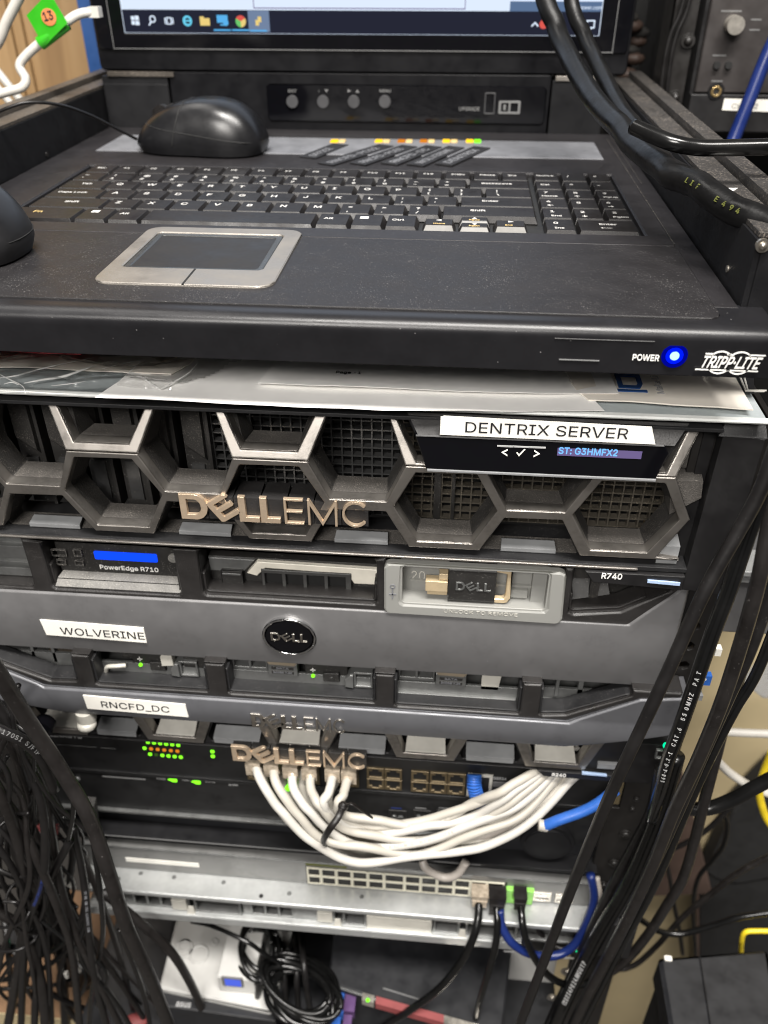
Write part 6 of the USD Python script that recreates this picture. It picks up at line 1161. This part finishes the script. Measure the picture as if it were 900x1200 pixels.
for k in range(16):
    x = rt.uniform(-30, 40); pts = []; dx = rt.uniform(4, 30); y = rt.uniform(780, 900)
    while y < 1230:
        pts.append((min(x, 40+(y-780)*0.36), y)); x += dx+rt.uniform(-44, 34); y += rt.uniform(38, 70)
        if x > 150: dx = -8
    main.append((pts, rt.uniform(3.2, 5.6), ('rubber_glossy', 'rubber_black', 'rubber_matte')[k % 3], None))
for k in range(10):
    cx, cy, r1, r2, a0 = rt.uniform(0, 70), rt.uniform(940, 1150), rt.uniform(25, 55), rt.uniform(18, 40), rt.uniform(0, 6.3)
    main.append(([(cx+r1*math.cos(a), cy+r2*math.sin(a)) for a in np.linspace(a0, a0+rt.uniform(3.5, 5.5), 9)], rt.uniform(2.6, 4.2), ('rubber_glossy', 'rubber_black')[k % 2], None))
for i, (pts, hw, m, lb) in enumerate(main):
    y0 = -70 if i == 0 else -46 if i == 1 else -44 + (i*37 % 74)
    t_, P_, r_ = cable('tangled_cable', lb or LB, [(a, b, y0+8*math.sin(i+k)) for k, (a, b) in enumerate(pts)], hw*(.85 if i == 0 else .62), m, None if lb else LG, sides=10)
    if lb and 'bright printing' in lb: print_on(t_, P_, r_, 'E2378 24AWG 4PR UTP CAT6', 0.22, 'print_grey', 1.2, 0.8)
    if lb and 'pale printing' in lb: print_on(t_, P_, r_, 'TYPE CM 75C LL84201 CSA', 0.22, 'panel_grey', 1.25, 0.65)
    if i == 14: print_on(t_, P_, r_, 'AWM 2835 80C 30V VW-1', 0.36, 'cable_navy', 1.25, 0.7)
t_, P_, r_ = cable('tangled_cable', 'black cable with small white printing just under the RNCFD_DC server end', [(-20, 848, -60), (5, 858, -60), (30, 870, -58), (50, 890, -56), (64, 925, -54)], 7, 'rubber_black'); print_on(t_, P_, r_, 'E170SI S/FTP', 0.12, 'print_dim', 1.15, 0.7)
# small things caught in the tangle, and what lies beneath it
def chip(name, lb, cat_, pts, Y, m): 
    P_ = [at(px, py, Y=Y) for px, py in pts]; c = np.mean(P_, 0); t_ = thing(name, lb, cat_, tuple(c)); part(t_, 'piece', front(Polygon([(q[0], q[2]) for q in P_]), Y, Y+3, .5), m)
chip('red_tag', 'left one of two small red tags inside the cable tangle', 'tag', ((42, 968), (46, 968), (53, 980), (50, 982)), -8, 'cloth_pink')
chip('red_tag', 'right one of two small red tags inside the cable tangle', 'tag', ((58, 971), (67, 969), (68, 976), (66, 982)), -8, 'cloth_pink')
chip('white_tag', 'white triangular tag in the cable tangle left of the steel unit', 'tag', ((80, 1019), (72, 1036), (88, 1044)), -6, 'label_white')
chip('white_plug', 'rounded white plug low in the cable tangle', 'plug', ((81, 1128), (88, 1120), (97, 1136), (94, 1141), (84, 1136)), -4, 'cable_white')
chip('white_clip', 'tiny white clip beside the rounded white plug', 'clip', ((74, 1142), (78, 1141), (80, 1147), (77, 1148)), -8, 'label_white')
p = at(27, 1115, Y=0); tt = thing('adapter', 'black adapter with a teal light inside the cable tangle', 'adapter', tuple(p)); part(tt, 'case', hull([(p[0]+x, y, p[2]+z) for x in (-14, 20) for y in (2, 20) for z in (-8, 7)]), 'dark_panel'); part(tt, 'status_light', ball((p[0], 1, p[2]), 1.7), 'led_teal', True)
t_ = thing('side_box', 'tan and brown box on the floor under the cable tangle at lower left', 'box', (-170, 60, -760)); q = at(60, 1185, Z=-700)
part(t_, 'lid', bx(-330, -125, q[1]-5, q[1]+120, -704, -700), 'cardboard'); part(t_, 'front', bx(-330, -125, q[1]-6, q[1]-2, -800, -701), 'wall_beige')
p = at(160, 1196, Z=-660); single('pink_cloth', ball(p, 8, 1.3, .8, .6), 'cloth_pink', 'bit of pink cloth at the bottom edge beside the tangle', 'cloth', True)
